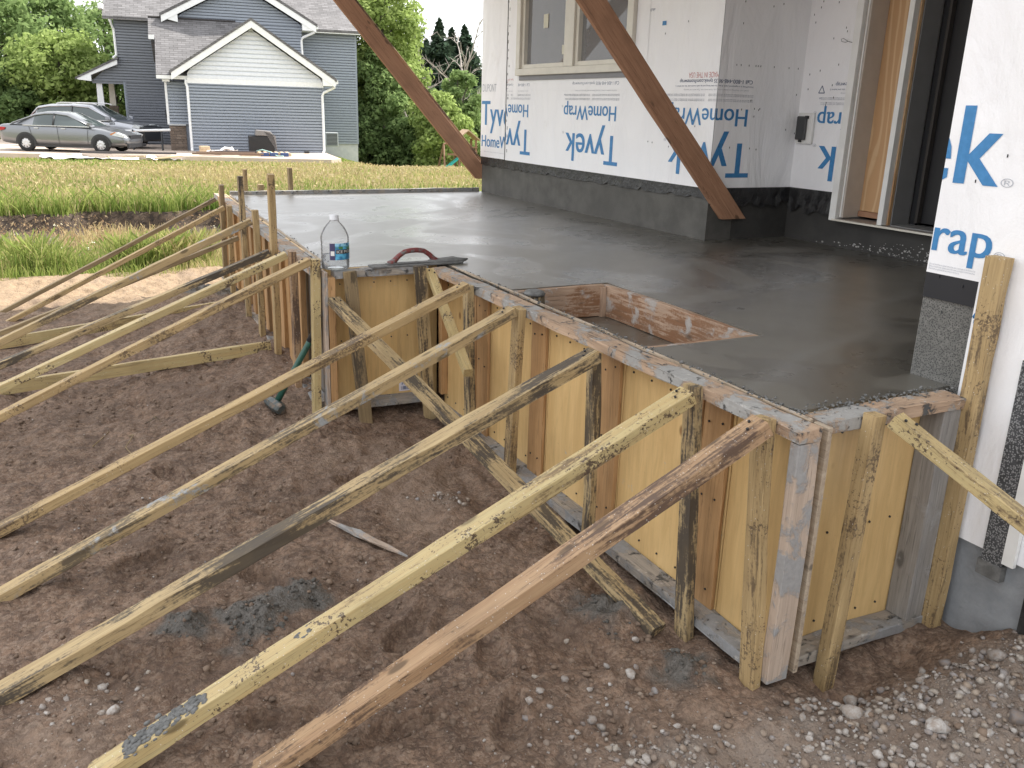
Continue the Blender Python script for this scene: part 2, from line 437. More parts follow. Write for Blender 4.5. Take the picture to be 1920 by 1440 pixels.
# lumber -------------------------------------------------------------
def stick_mesh(name, L, w, d, seed=0, rough=.0010, bow=0.003, wane=0.0, skew=0.0, skew0=0.0, n=10):
    """rounded board along local X from 0..L, width w (local Y), depth d (local Z)"""
    r = np.random.default_rng(seed); b = min(.0025, w * .12, d * .12)
    hw, hd = w / 2, d / 2
    sec = np.array([(-hw + b, -hd), (hw - b, -hd), (hw, -hd + b), (hw, hd - b), (hw - b, hd), (-hw + b, hd), (-hw, hd - b), (-hw, -hd + b)])
    xs = np.linspace(0, L, n + 1); V = []
    ph = r.uniform(0, 6.28, 4)
    for i, x in enumerate(xs):
        t = x / L
        oy = bow * math.sin(math.pi * t + ph[0] * .2); oz = bow * .7 * math.sin(1.5 * math.pi * t + ph[1])
        q = sec + r.normal(0, rough, sec.shape)
        if wane:
            k = wane * (0.5 + .5 * math.sin(9 * t + ph[2])) * (.6 + .4 * r.random())
            q[2:5] -= np.array([k * .8, k * .3])
        dx = skew if i == n else 0
        for y, z in q: V.append((x + (dx * z / max(hd, 1e-6) if i == n else (skew0 * z if i == 0 else 0)), y + oy, z + oz))
    Fq = []
    for i in range(n):
        for k in range(8):
            k2 = (k + 1) % 8; Fq.append((i * 8 + k, (i + 1) * 8 + k, (i + 1) * 8 + k2, i * 8 + k2))
    me = bpy.data.meshes.new(name)
    me.from_pydata(V, [], Fq + [tuple(range(8)), tuple(range(n * 8 + 7, n * 8 - 1, -1))])
    bm = bmesh.new(); bm.from_mesh(me); bmesh.ops.recalc_face_normals(bm, faces=bm.faces); bm.to_mesh(me); bm.free()
    return me

_seed = [100]
def stick(name, p0, p1, w, d, mat, up=(0, 0, 1), parent=None, **k):
    """board whose centre line runs p0->p1; w is across `up`, d along `up`"""
    _seed[0] += 1
    p0 = Vector(p0); p1 = Vector(p1); x = (p1 - p0).normalized(); u = Vector(up)
    z = (u - x * u.dot(x)).normalized(); y = z.cross(x)
    L = (p1 - p0).length
    me = stick_mesh(name, L, w, d, seed=_seed[0], n=max(4, min(16, int(L / .12))), **k)
    o = link(name, me, W[mat] if isinstance(mat, str) else mat, None)
    mw = Matrix((x, y, z)).transposed().to_4x4(); mw.translation = p0
    if parent is not None:
        o.parent = parent; o.matrix_parent_inverse = Matrix.Identity(4)
        o.matrix_local = parent_mat(parent).inverted() @ mw
    else:
        o.matrix_world = mw
    return o
def parent_mat(o):
    m = Matrix.Translation(o.location) @ o.rotation_euler.to_matrix().to_4x4()
    return parent_mat(o.parent) @ m if o.parent else m

def panel(name, x0, x1, y0, y1, z0, z1, mat, parent=None, bevel=.0015):
    """box with its own origin so object coordinates start on the piece"""
    cx, cy, cz = (x0 + x1) / 2, (y0 + y1) / 2, (z0 + z1) / 2
    mb = MB().box(x0 - cx, x1 - cx, y0 - cy, y1 - cy, z0 - cz, z1 - cz)
    o = mb.build(name, W[mat] if isinstance(mat, str) else mat, None, bevel=bevel)
    if parent is not None:
        o.parent = parent; o.matrix_local = parent_mat(parent).inverted() @ Matrix.Translation((cx, cy, cz))
    else: o.location = (cx, cy, cz)
    return o

# ------------------------------------------------------------------ ground sheet
def bank_x(y): return -16.9 + 1.3 * vnoise(y * .45, y * .11, 3) + .7 * vnoise(y * 2.2, 0 * y, 9)
def height(x, y, detail=True):
    x = np.asarray(x, float); y = np.asarray(y, float)
    z = np.full(np.broadcast(x, y).shape, -0.885)
    lf = S(-4.45, -5.1, x) * (1 - S(-8.1, -8.8, x)) * S(.15, 1.0, y)
    z = z + .105 * lf
    z = z - .07 * S(-7.9, -9.2, x)
    z = z + .05 * np.exp(-((x + 10.0) / .5) ** 2) * (vnoise(y * 1.3, x * .3, 4) + .5)
    bx = bank_x(y)      # the bank line wanders
    ditch = S(-10.3, -12.6, x)
    z = z - .47 * ditch
    bank = S(0.14, -0.10, x - bx)
    z = z + .31 * bank
    z = z - .20 * S(-17.5, -31, x)
    d_ev = -.990 * x + .1404 * y; u = .1404 * x + .990 * y
    z = z - .055 * np.clip(d_ev - 31, 0, 22) * S(5.2, 7.0, u)
    z = z - .08 * np.exp(-((x + 1.68) / .16) ** 2) * S(1.95, 2.1, y) * (1 - S(2.42, 2.58, y))
    z = z + .11 * S(-1.72, -1.35, x) * S(1.5, 2.4, y) + .02 * S(-1.75, -1.45, x) * S(2.45, 2.7, y)
    near = S(-10.6, -10.0, x) * S(6, 4, y)
    z = z + near * (.055 * fbm(x * 1.3, y * 1.3, 21, 3) + .036 * fbm(x * 4.2 + .8 * vnoise(x * 3, y * 3, 2), y * 5.6, 31, 3))
    z = z + (1 - near) * .10 * fbm(x * .5, y * .5, 41, 3) * S(-10, -11, x) * (1 - S(-28, -31, x))
    if detail:
        r1 = fbm(x * 17, y * 17, 51, 3)
        z = z + near * (.017 * r1 + .020 * np.maximum(0, np.abs(fbm(x * 8, y * 10, 71, 3)) - .12) - .016 * np.maximum(0, fbm(x * 6, y * 6, 79, 2) - .22) + .006 * fbm(x * 55, y * 55, 61, 2))
        for fx, fy, ang, dp in FOOT:
            c, s_ = math.cos(ang), math.sin(ang); lx = (x - fx) * c + (y - fy) * s_; ly = -(x - fx) * s_ + (y - fy) * c
            q = np.sqrt((lx / .145) ** 2 + (ly / (.052 - .012 * np.sin(lx * 20))) ** 2)
            z = z - 1.5 * dp * (1 - S(.75, 1.05, q)) + dp * .7 * np.exp(-((q - 1.25) / .22) ** 2)
            z = z + .0035 * (1 - S(.7, .95, q)) * np.sin(lx * 240)
        for mx, my, mr, mh in MOUNDS:
            q = np.sqrt((x - mx) ** 2 + (y - my) ** 2) / mr
            z = z + mh * np.exp(-q * q * 1.6) * (1 + 1.1 * fbm(x * 22, y * 22, 81, 3))
    return z
FOOT = [(-2.55, .95, 2.3, .022), (-3.05, .55, .5, .02), (-2.3, 1.15, 2.9, .018), (-3.6, .75, .9, .02), (-2.2, .45, 1.2, .018), (-4.2, .35, .4, .02),
        (-3.4, .15, 2.0, .018), (-2.75, -.05, .7, .016), (-4.7, .65, 1.0, .02), (-1.95, 1.05, 2.6, .02), (-1.75, 1.35, .3, .016), (-5.4, .3, .2, .018),
        (-3.0, 1.35, 1.9, .02), (-2.45, 1.45, .2, .016), (-5.9, .7, .6, .018), (-6.4, .2, 1.2, .018), (-3.9, 1.15, 2.4, .016), (-2.05, .75, 1.7, .02)]
MOUNDS = [(-2.77, .46, .14, .030), (-2.89, .66, .10, .028), (-1.97, 1.70, .11, .045), (-2.35, 1.66, .16, .045), (-3.95, 1.70, .2, .03), (-4.55, 1.2, .2, .04),
          (-2.83, .24, .10, .025), (-1.62, 1.75, .15, .03), (-1.45, 2.5, .2, .03), (-8.25, 1.1, .35, .05), (-2.0, 1.45, .12, .03)]

def lines(segs):
    out = [segs[0][0]]
    for a, b, n, p in segs:                       # from a to b in n steps, power spacing
        t = (np.arange(1, n + 1) / n) ** p; out += list(a + (b - a) * t)
    return np.array(out)
gx = -lines([(-60., -10., 40, .6), (-10., -2., 10, 1), (-2., .9, 40, 1), (.9, 5.3, 320, 1), (5.3, 11., 230, 1), (11., 18., 110, 1), (18, 40, 80, 1), (40, 90, 30, 1.5), (90, 900, 24, 2)])
gy = lines([(-700., -60., 16, .5), (-60., -3., 40, .6), (-3., -.5, 60, 1), (-.5, 2.95, 250, 1), (2.95, 6., 40, 1), (6., 30., 60, 1.2), (30, 700, 24, 2)])
GX, GY = np.meshgrid(gx, gy, indexing='ij')
GZ = height(GX, GY)
nx, ny = GX.shape
idx = np.arange(nx * ny).reshape(nx, ny)
Fq = np.stack([idx[:-1, :-1], idx[:-1, 1:], idx[1:, 1:], idx[1:, :-1]], -1).reshape(-1, 4)
gme = np_mesh('ground', np.stack([GX, GY, GZ], -1).reshape(-1, 3), Fq)
if gme.polygons[0].normal.z < 0: gme.flip_normals()
def gattr(name, arr):
    a = gme.attributes.new(name, 'FLOAT', 'POINT'); a.data.foreach_set('value', np.clip(arr, 0, 1).astype(np.float32).ravel())
edge = .35 * fbm(GX * 1.2, GY * 1.2, 5, 3)
gattr('meadow', S(-10.1, -10.6, GX + edge) * 1.0)
gattr('turf', S(-.10, -.45, GX - bank_x(GY)))
_bx = bank_x(GY)
gattr('bank', (1 - S(.35, 1.1, GX - _bx + edge)) * S(-.45, -.15, GX - _bx))
gattr('dry', S(-7.6, -8.8, GX + edge * 2))  # paler dirt: sunlight put into the colour, plus slight dryness
def grav_density(x, y):
    g = S(-1.66, -1.45, x - .16 * (y - 2.0) + .12 * fbm(x * 3, y * 3, 15, 2)) * S(1.05, 1.5, y)
    g2 = np.exp(-(((x + 2.47) / .17) ** 2 + ((y + .12) / .20) ** 2)) * .22
    g3 = np.exp(-(((x + 3.45) / .09) ** 2 + ((y - 1.45) / .09) ** 2)) * .6
    g4 = .2 * np.exp(-(((x + 1.75) / .25) ** 2 + ((y - 1.25) / .3) ** 2))
    return np.clip(g + g2 + g3 + g4, 0, 1)
gattr('gravelly', grav_density(GX, GY))
wet = 0
for mx, my, mr, mh in MOUNDS[:4] + [MOUNDS[6], MOUNDS[9]]:
    q = np.sqrt((GX - mx) ** 2 + (GY - my) ** 2) / mr; wet = wet + (1 - S(.55, 1.15, q + .9 * fbm(GX * 11, GY * 11, 91, 3)))
gattr('spill', wet)

def ground_mat():
    t = NT('site_dirt'); p = t.geo()
    n1 = t.noise(p, 1.6, 6, .6); n2 = t.noise(p, 11, 7, .68); n3 = t.noise(p, 85, 4, .6)
    c = t.mix(t.rng(n1, .35, .65), (.212, .134, .088), (.285, .190, .130))
    c = t.mix(t.rng(n2, .35, .7, 0, .75), c, (.070, .042, .030))
    c = t.mix(t.rng(n3, .5, .72, 0, .45), c, (.22, .16, .12))
    wp = t.n.new('ShaderNodeVectorMath'); wp.operation = 'ADD'; wn_ = t.noise(p, 22, 3, .6, out='Color'); ws = t.n.new('ShaderNodeVectorMath'); ws.operation = 'SCALE'; ws.inputs['Scale'].default_value = .035; t.l.new(wn_, ws.inputs[0]); t.l.new(p, wp.inputs[0]); t.l.new(ws.outputs[0], wp.inputs[1]); pw = wp.outputs[0]
    cr1, cd1 = t.voro(pw, 42, out='Color'), t.voro(pw, 42); cr2, cd2 = t.voro(pw, 120, out='Color'), t.voro(pw, 120)      # crumbs of soil; dark gaps painted between them in place of shade
    c = t.mix(t.rng(cr1, .52, .75, 0, .42), c, (.085, .052, .035)); c = t.mix(t.rng(cr1, .36, .22, 0, .5), c, (.25, .18, .13)); c = t.mix(t.rng(cr2, .55, .78, 0, .42), c, (.08, .049, .034)); c = t.mix(t.rng(cr2, .34, .2, 0, .5), c, (.27, .20, .15)); c = t.mix(t.rng(cd1, .5, .85, 0, .5), c, (.05, .032, .022))
    sunlit_dry_dirt = t.mix(t.rng(n2, .3, .75), (.31, .225, .14), (.22, .155, .095)); c = t.mix(t.math('MULTIPLY', t.attr('dry'), .8), c, sunlit_dry_dirt)  # pale tone stands for sunlit, slightly drier dirt
    gr = t.mix(t.rng(n2, .3, .7), (.19, .155, .125), (.29, .255, .22)); c = t.mix(t.math('MULTIPLY', t.attr('gravelly'), .55), c, gr)
    dmp = t.noise(p, .9, 6, .65, .8); c = t.mix(t.rng(dmp, .50, .66, 0, .55), c, (.085, .054, .037)); c = t.mix(t.rng(dmp, .46, .34, 0, .45), c, (.235, .170, .125))
    pv = t.voro(p, 70, out='Distance'); pk = t.noise(p, 26, 2)                 # grit
    c = t.mix(t.math('MULTIPLY', t.rng(pv, .26, .16), t.rng(pk, .60, .66, 0, .6)), c, (.30, .26, .22))
    c = t.mix(t.math('MULTIPLY', t.attr('spill'), .92), c, t.mix(t.rng(n3, .4, .7), (.070, .064, .055), (.115, .105, .092)))
    soil = t.mix(t.rng(n2, .3, .7), (.07, .048, .032), (.17, .125, .075)); soil = t.mix(t.rng(n1, .45, .6, 0, .7), soil, (.06, .085, .022))
    c = t.mix(t.attr('meadow'), c, soil)
    c = t.mix(t.attr('bank'), c, t.mix(t.rng(n2, .35, .65), (.022, .015, .011), (.085, .058, .038)))
    turf = t.mix(t.rng(t.noise(p, .5, 5), .4, .6), (.10, .155, .03), (.24, .22, .085)); turf = t.mix(t.rng(n2, .4, .7, 0, .6), turf, (.30, .25, .12))
    c = t.mix(t.attr('turf'), c, turf)
    h = t.math('ADD', t.math('MULTIPLY', n2, .6), t.math('MULTIPLY', n3, .35)); h = t.math('SUBTRACT', h, t.math('MULTIPLY', cd1, .45)); h = t.math('SUBTRACT', h, t.math('MULTIPLY', cd2, .22))
    return t.out(c, t.math('SUBTRACT', .93, t.math('MULTIPLY', t.attr('spill'), .35)), t.bump(h, .016, .9))
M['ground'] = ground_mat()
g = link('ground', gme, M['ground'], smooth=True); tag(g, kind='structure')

def gz(x, y): return float(height(np.array([x]), np.array([y]))[0])

# stones -------------------------------------------------------------
def ico(sub=1):
    bm = bmesh.new(); bmesh.ops.create_icosphere(bm, subdivisions=sub, radius=1)
    v = np.array([q.co[:] for q in bm.verts]); f = np.array([[q.index for q in p.verts] for p in bm.faces]); bm.free(); return v, f
ICO1, ICOF1 = ico(1); ICO2, ICOF2 = ico(2)
def stones(n, sampler, rmin, rmax, base=ICO1, bf=ICOF1, seed=1, pw=2.2, sink=.35):
    r = np.random.default_rng(seed); pts = sampler(r, n); n = len(pts)
    rad = rmin + (rmax - rmin) * r.random(n) ** pw
    V = []; F_ = []; Cc = []
    K = len(base)
    ax = np.stack([r.uniform(.75, 1.25, n), r.uniform(.75, 1.25, n), r.uniform(.45, .95, n)], 1) * rad[:, None]
    rot = r.uniform(0, 6.28, n); til = r.normal(0, .35, n)
    noise = 1 + r.normal(0, .06, (n, K))
    P = base[None] * noise[..., None]
    for _ in range(7):                                   # broken facets
        d = r.normal(0, 1, (n, 1, 3)); d /= np.linalg.norm(d, axis=2, keepdims=True); o_ = r.uniform(.45, .85, (n, 1))
        P = P - d * np.maximum(0, (P * d).sum(2) - o_)[..., None]
    P = P * ax[:, None, :]
    ct, st = np.cos(til)[:, None], np.sin(til)[:, None]
    y = P[..., 1] * ct - P[..., 2] * st; z = P[..., 1] * st + P[..., 2] * ct
    c, s_ = np.cos(rot)[:, None], np.sin(rot)[:, None]
    x2 = P[..., 0] * c - y * s_; y2 = P[..., 0] * s_ + y * c
    zz = height(pts[:, 0], pts[:, 1]) + ax[:, 2] * (1 - sink * 2 * r.random(n))
    V = np.stack([x2 + pts[:, 0, None], y2 + pts[:, 1, None], z + zz[:, None]], -1).reshape(-1, 3)
    F_ = (bf[None] + (np.arange(n) * K)[:, None, None]).reshape(-1, 3)
    return V, F_, np.repeat(r.random(n), K)
def stone_mat(name, cols, rough=.8):
    t = NT(name); p = t.geo(); a = t.attr('tone')
    cr = t.n.new('ShaderNodeValToRGB'); t.l.new(a, cr.inputs[0])
    cr.color_ramp.interpolation = 'CONSTANT'
    el = cr.color_ramp.elements
    while len(el) < len(cols): el.new(.5)
    for i, c in enumerate(cols): el[i].position = i / len(cols); el[i].color = (*c, 1)
    n = t.noise(p, 60, 5, .65)
    c = t.mix(t.rng(n, .30, .70, .25, .85), cr.outputs[0], (.21, .155, .115))
    return t.out(c, rough, t.bump(n, .004, .6))
M['stone'] = stone_mat('gravel_stone', [(.42, .41, .39), (.30, .30, .31), (.50, .49, .47), (.24, .20, .17), (.36, .30, .24), (.56, .55, .53), (.17, .17, .18), (.33, .32, .31), (.45, .42, .37)])
M['clod'] = stone_mat('dirt_clod', [(.13, .085, .058), (.17, .115, .08), (.10, .066, .046), (.20, .14, .10)], .95)
def stone_obj(name, VFC, mat, label, cat, kind='stuff'):
    V, F_, T = VFC; me = np_mesh(name, V, F_)
    a = me.attributes.new('tone', 'FLOAT', 'POINT'); a.data.foreach_set('value', T.astype(np.float32))
    o = link(name, me, mat); return tag(o, label, cat, kind=kind)
def in_rect(x0, x1, y0, y1, dens=None):
    def f(r, n):
        out = np.zeros((0, 2))
        while len(out) < n:
            q = np.stack([r.uniform(x0, x1, n * 3), r.uniform(y0, y1, n * 3)], 1)
            if dens is not None: q = q[r.random(len(q)) < dens(q[:, 0], q[:, 1])]
            out = np.concatenate([out, q])
        return out[:n]
    return f
def offslab(x, y): return np.where((y > 1.82) & (x < -1.74), 0, 1.)
stone_obj('gravel', stones(9500, in_rect(-3.8, -.5, -.6, 3.2, lambda x, y: grav_density(x, y) * (.25 + 1.5 * np.clip(.5 + fbm(x * 5, y * 5, 17, 3), 0, 1)) * offslab(x, y)), .0025, .018, seed=3, pw=3.2, sink=.55), M['stone'],
          'grey and white crushed stone scattered over the dirt in the lower right corner', 'gravel')
def sp(x, y): return (.10 + .5 * S(-.1, .3, fbm(x * 2, y * 2, 77, 2))) * offslab(x, y) * np.where((y > 1.1) & (x < -4.7), 0, 1)
stone_obj('pebbles', stones(700, in_rect(-6.5, -1.2, -.7, 2.3, sp), .002, .008, seed=5, pw=3), M['stone'], 'small loose pebbles sprinkled on the brown dirt', 'pebbles')
stone_obj('dirt_clods', stones(9000, in_rect(-6.5, -1.0, -.7, 2.6, lambda x, y: sp(x, y)), .002, .017, base=ICO1, seed=9, pw=7.0, sink=.8), M['clod'], 'loose crumbs and clods of brown dirt on the ground', 'dirt clods')
def in_spill(r, n):
    out = []
    for i in range(n):
        mx, my, mr, _ = [MOUNDS[k] for k in (0, 0, 1, 2, 3, 6)][r.integers(0, 6)]; a = r.uniform(0, 6.28); q = mr * .95 * r.random() ** .5; out.append((mx + q * math.cos(a), my + q * math.sin(a) * .8))
    return np.array(out)
stone_obj('mortar_spill', stones(650, in_spill, .002, .014, seed=19, pw=4.5, sink=.8), concrete('spilt_wet_mortar', (.075, .070, .061), (.12, .112, .10), sc_=30, bump=.006), 'dark lumps of spilt wet mortar on the dirt between the braces', 'mortar')
rocks = [(-1.30, 2.10, .040, 'rounded pale rock among the gravel under the leaning right brace'), (-1.22, 2.33, .036, 'dark grey rock in the gravel at the right edge'),
         (-1.50, 1.98, .030, 'bluish grey flat rock at the near edge of the gravel'), (-1.62, 2.12, .030, 'white rock in the shade beside the end panel stake'),
         (-1.42, 2.52, .034, 'grey rock near the foot of the tall right post'), (-1.98, 1.50, .022, 'whitish stone alone on dirt below the last stake'),
         (-2.30, .80, .020, 'grey stone beside the lowest long brace'), (-1.28, 1.80, .030, 'pale broken rock at the bottom edge of the gravel'),
         (-2.46, -.02, .020, 'white stone in the pale patch between the two lowest braces')]
for i, (x, y, r_, lb) in enumerate(rocks):
    rr = np.random.default_rng(40 + i); z = gz(x, y)
    v = ICO2 * (1 + .22 * fbm(ICO2[:, 0] * 1.4 + i * 5, ICO2[:, 1] * 1.4 + ICO2[:, 2] * 1.1, 7 + i, 3))[:, None] * np.array([1.25, .95, .72]) * r_
    for _ in range(9):
        dd = rr.normal(0, 1, 3); dd /= np.linalg.norm(dd); v = v - dd * np.maximum(0, v @ dd - r_ * rr.uniform(.5, .8))[:, None]
    me = np_mesh('rock', v, ICOF2); a = me.attributes.new('tone', 'FLOAT', 'POINT'); tone = [.6, .7, .05, .25, .8, .58, .12, .95, .6][i]
    a.data.foreach_set('value', np.full(len(v), tone, np.float32))
    o = link('rock', me, M['stone']); o.location = (x, y, z + r_ * .35); o.rotation_euler = (0, 0, rr.random() * 6); tag(o, lb, 'rock', 'larger rocks on the dirt and gravel')

# ------------------------------------------------------------------ wet slab
def left_outer(x): return 1.21 - .04 * (x + 4.9)
LIN = lambda x: left_outer(x) + .125                 # inner (concrete) edge at the left form
xs = np.unique(np.round(np.concatenate([np.arange(-8.92, -1.88, .06), [-8.925, -5.068, -4.772, -3.90, -2.69, -2.05, -1.886]]), 4))
ys = np.unique(np.round(np.concatenate([np.arange(0, 1.0001, .08) * .64 + 1.35, np.arange(1.99, 4.97, .06), [1.992, 2.585, 2.70, 4.19, 4.96]]), 4))
XX, YY = np.meshgrid(xs, ys, indexing='ij')
inner = LIN(XX); YY2 = np.where((YY < 1.99), inner + (YY - 1.35) / .64 * (1.992 - inner), YY)
ZZ = .0016 * fbm(XX * 1.3, YY2 * 1.3, 3, 3) * np.where(YY > 1.36, 1, 0)
id2 = np.arange(XX.size).reshape(XX.shape); V = np.stack([XX, YY2, ZZ], -1).reshape(-1, 3)
cx = (xs[1:] + xs[:-1]) / 2; cy = (ys[1:] + ys[:-1]) / 2; CX, CY = np.meshgrid(cx, cy, indexing='ij')
keep = np.ones(CX.shape, bool)
keep &= ~((CX > -4.772) & (CY < 1.992)); keep &= ~((CX < -5.068) & (CY > 4.19)); keep &= ~((CX > -2.05) & (CY > 2.70))
keep &= ~((CX > -3.90) & (CX < -2.69) & (CY < 2.585))
Fs = np.stack([id2[:-1, :-1], id2[1:, :-1], id2[1:, 1:], id2[:-1, 1:]], -1)[keep]
sme = np_mesh('concrete_slab', V, Fs)
bm = bmesh.new(); bm.from_mesh(sme)
bmesh.ops.delete(bm, geom=[v for v in bm.verts if not v.link_faces], context='VERTS')
be = [e for e in bm.edges if e.is_boundary]
ex = bmesh.ops.extrude_edge_only(bm, edges=be); 
for v in [q for q in ex['geom'] if isinstance(q, bmesh.types.BMVert)]: v.co.z = -.16
bmesh.ops.recalc_face_normals(bm, faces=bm.faces)
bm.to_mesh(sme); bm.free(); sme.update()
slab = link('concrete_slab', sme, M['slab'], smooth=False); smooth_by_angle(slab, 40)
tag(slab, 'freshly poured wet grey concrete slab of the porch, trowelled smooth', 'concrete slab', kind='thing')
fl = MB().box(-3.92, -2.67, 1.97, 2.60, -.30, -.172).build('step_concrete', M['slab'], slab); fl['label'] = 'lower patch of wet concrete inside the box opening'
# crumbs of mortar along the form edges
def edge_pts(r, n):
    t = r.random(n); q = np.zeros((n, 2)); k = r.random(n)
    q[:, 0] = np.where(k < .55, -4.6 + 2.75 * t, np.where(k < .8, -1.878 + .02 * r.normal(0, 1, n), -8.8 + 4.0 * t))
    q[:, 1] = np.where(k < .55, 1.985 + .012 * r.normal(0, 1, n), np.where(k < .8, 1.99 + .68 * t, LIN(q[:, 0]) + .015 * r.normal(0, 1, n)))
    return q
_h = height
def flat(x, y): return np.full(np.shape(x), .0005)
height = flat
stone_obj('mortar_crumbs', stones(900, edge_pts, .002, .009, seed=15, pw=3, sink=.6), M['mortar'], 'dark crumbs of wet mortar along the edge of the form boards', 'mortar')
height = _h

# ------------------------------------------------------------------ the house being built
house = empty('unfinished_house', (-3.5, 4.2, -.88))
tag(house, 'house under construction, wrapped in white printed sheeting, with boarded door and window', 'house')
def sheet(name, cells, mat, parent, proud=0.0, lab=None):
    """cells: list of 4 corner points each"""
    mb = MB()
    for q in cells: mb.add(q, [(0, 1, 2, 3)])
    o = mb.build(name, mat, None, fixn=False); o.parent = parent; o.matrix_local = parent_mat(parent).inverted()
    if lab: o['label'] = lab
    return o
def hp(mb, name, mat, parent=house, smooth=False, bevel=0.0, lab=None):
    o = mb.build(name, mat, None, smooth, bevel); o.parent = parent; o.matrix_local = parent_mat(parent).inverted()
    if lab: o['label'] = lab
    return o
def rectY(y, x0, x1, z0, z1): return [(x0, y, z0), (x1, y, z0), (x1, y, z1), (x0, y, z1)]
def rectX(x, y0, y1, z0, z1): return [(x, y0, z0), (x, y1, z0), (x, y1, z1), (x, y0, z1)]
WX0, WX1, WZ0, WZ1 = -8.085, -6.105, 1.19, 2.62
YA, YB, YN, XJ = 4.174, 4.950, 2.694, -5.062
# solid bodies behind the wrap
hp(MB().box(-8.925, WX0 + .01, 4.195, 4.42, .2, 5.2).box(WX1 - .01, -5.07, 4.195, 4.42, .2, 5.2).box(WX0 + .01, WX1 - .01, 4.195, 4.42, .2, WZ0 + .01).box(WX0 + .01, WX1 - .01, 4.195, 4.42, WZ1 - .01, 5.2)
   .box(-5.30, -5.075, 4.43, 4.96, .2, 5.2).box(-5.07, -4.50, 4.965, 5.12, .2, 5.2).box(-4.50, -2.06, 4.965, 5.12, 2.42, 5.2)
   .box(-2.04, -1.9, 2.71, 5.2, .2, 5.2).box(-1.9, 4.0, 2.71, 2.9, -.5, 5.2).box(3.8, 4.0, 2.9, 10.8, -.9, 5.2).box(-8.9, 3.8, 10.6, 10.8, -.9, 5.2).box(-8.92, -8.72, 4.43, 10.6, .2, 5.2)
   .box(-8.7, 3.8, 4.45, 10.6, 5.0, 5.15), 'wall', M['interior'], lab='timber wall bodies and back walls behind the wrap')
hp(MB().box(-8.7, -5.32, 8.0, 8.1, .2, 5.0).box(-8.7, -1.9, 5.2, 10.5, .02, .17).box(-5.28, -5.2, 5.14, 8.0, .2, 5.0), 'inner_partition', M['interior'])
# foundation
hp(MB().box(-8.92, -5.066, 4.186, 4.42, -.95, .33), 'foundation', M['found'], lab='grey concrete foundation strip under the window wall')
hp(MB().box(-5.40, -5.068, 4.424, 5.10, -.95, .30).box(-5.066, -4.575, 4.957, 5.15, -.95, .30).box(-4.574, -2.055, 4.957, 5.15, -.95, .188), 'foundation', M['founddark'], lab='dark damp foundation under the door')
hp(MB().box(-2.052, -1.79, 2.703, 4.95, -.9, .30), 'foundation', M['foam'], lab='speckled grey foundation board beside the right wall')
hp(MB().box(-1.95, 4.0, 2.712, 2.96, -1.4, -.45), 'foundation', M['poured'], lab='blue grey poured foundation at the lower right')
# black membrane with a torn lower edge
def torn(name, y=None, x=None, a0=0, a1=1, z0=.25, z1=.376, seed=0, off=0.0, rag=.02):
    r = random.Random(seed); mb = MB(); n = int((a1 - a0) / .05) + 2; vs = []; fs = []
    for i in range(n + 1):
        a = a0 + (a1 - a0) * i / n
        o1 = off * (.4 + .6 * r.random()); zl = z0 + rag * (r.random() - .5) * 2 + (.018 if r.random() < .12 else 0)
        for z, k in ((zl, 1.0), ((zl + z1) / 2, .6 * r.random()), (z1, 0)):
            d = .004 + o1 * k
            vs.append((a, y - d, z) if y is not None else (x + d, a, z))
    for i in range(n):
        for k in range(2): fs.append((i * 3 + k, (i + 1) * 3 + k, (i + 1) * 3 + k + 1, i * 3 + k + 1))
    mb.add(vs, fs); return hp(mb, name, M['membrane'])
torn('membrane_strip', y=4.180, a0=-8.925, a1=-5.062, z0=.290, seed=3, off=.008, rag=.007)
torn('membrane_strip', x=-5.060, a0=4.178, a1=4.95, z0=.245, seed=5, off=.022, rag=.022)
torn('membrane_strip', y=4.953, a0=-5.055, a1=-4.56, z0=.215, seed=8, off=.03, rag=.03)
hp(MB().box(-2.050, -1.847, 2.6945, 2.7015, .287, .3735), 'membrane_strip', plain('smooth_black_membrane', (.012, .014, .02), .38))
# wrap sheets
wa = sheet('house_wrap', [rectY(YA, -8.34, WX0, .372, 5.2), rectY(YA, WX1, XJ - .005, .372, 5.2), rectY(YA, WX0, WX1, .372, WZ0), rectY(YA, WX0, WX1, WZ1, 5.2)], M['wrap'], house, lab='white wrap on the window wall with upside down blue lettering')
wa2 = sheet('house_wrap', [rectY(YA - .003, -8.935, -8.352, .376, 5.2)], M['wrap'], house, lab='narrow wrap piece at the far corner with upright lettering')
def wavy_x(x, y0, y1, z0, z1):
    n = 24; cells = []; f = lambda y: x + .004 * math.sin(y * 23) * S(4.25, 4.5, y) + .003 * math.sin(y * 51)
    for i in range(n):
        a, b = y0 + (y1 - y0) * i / n, y0 + (y1 - y0) * (i + 1) / n
        cells.append([(f(a), a, z0), (f(b), b, z0), (f(b), b, z1), (f(a), a, z1)])
    return cells
wj = sheet('house_wrap', [rectX(XJ, YA, YB, .360, 5.2)], M['wrap'], house, lab='white wrap on the short return wall')
wb = sheet('house_wrap', [rectY(YB, XJ, -4.57, .352, 5.2), rectY(YB, -4.57, -2.05, 2.40, 5.2)], M['wrap'], house, lab='white wrap beside the door')
wN = sheet('house_wrap', [rectY(YN, -2.05, -1.846, .374, 5.2), rectY(YN, -1.846, 4.0, -.514, 5.2), rectX(-2.05, YN, YB, .374, 5.2)], M['wrap'], house, lab='white wrap on the near right wall with large upright lettering')
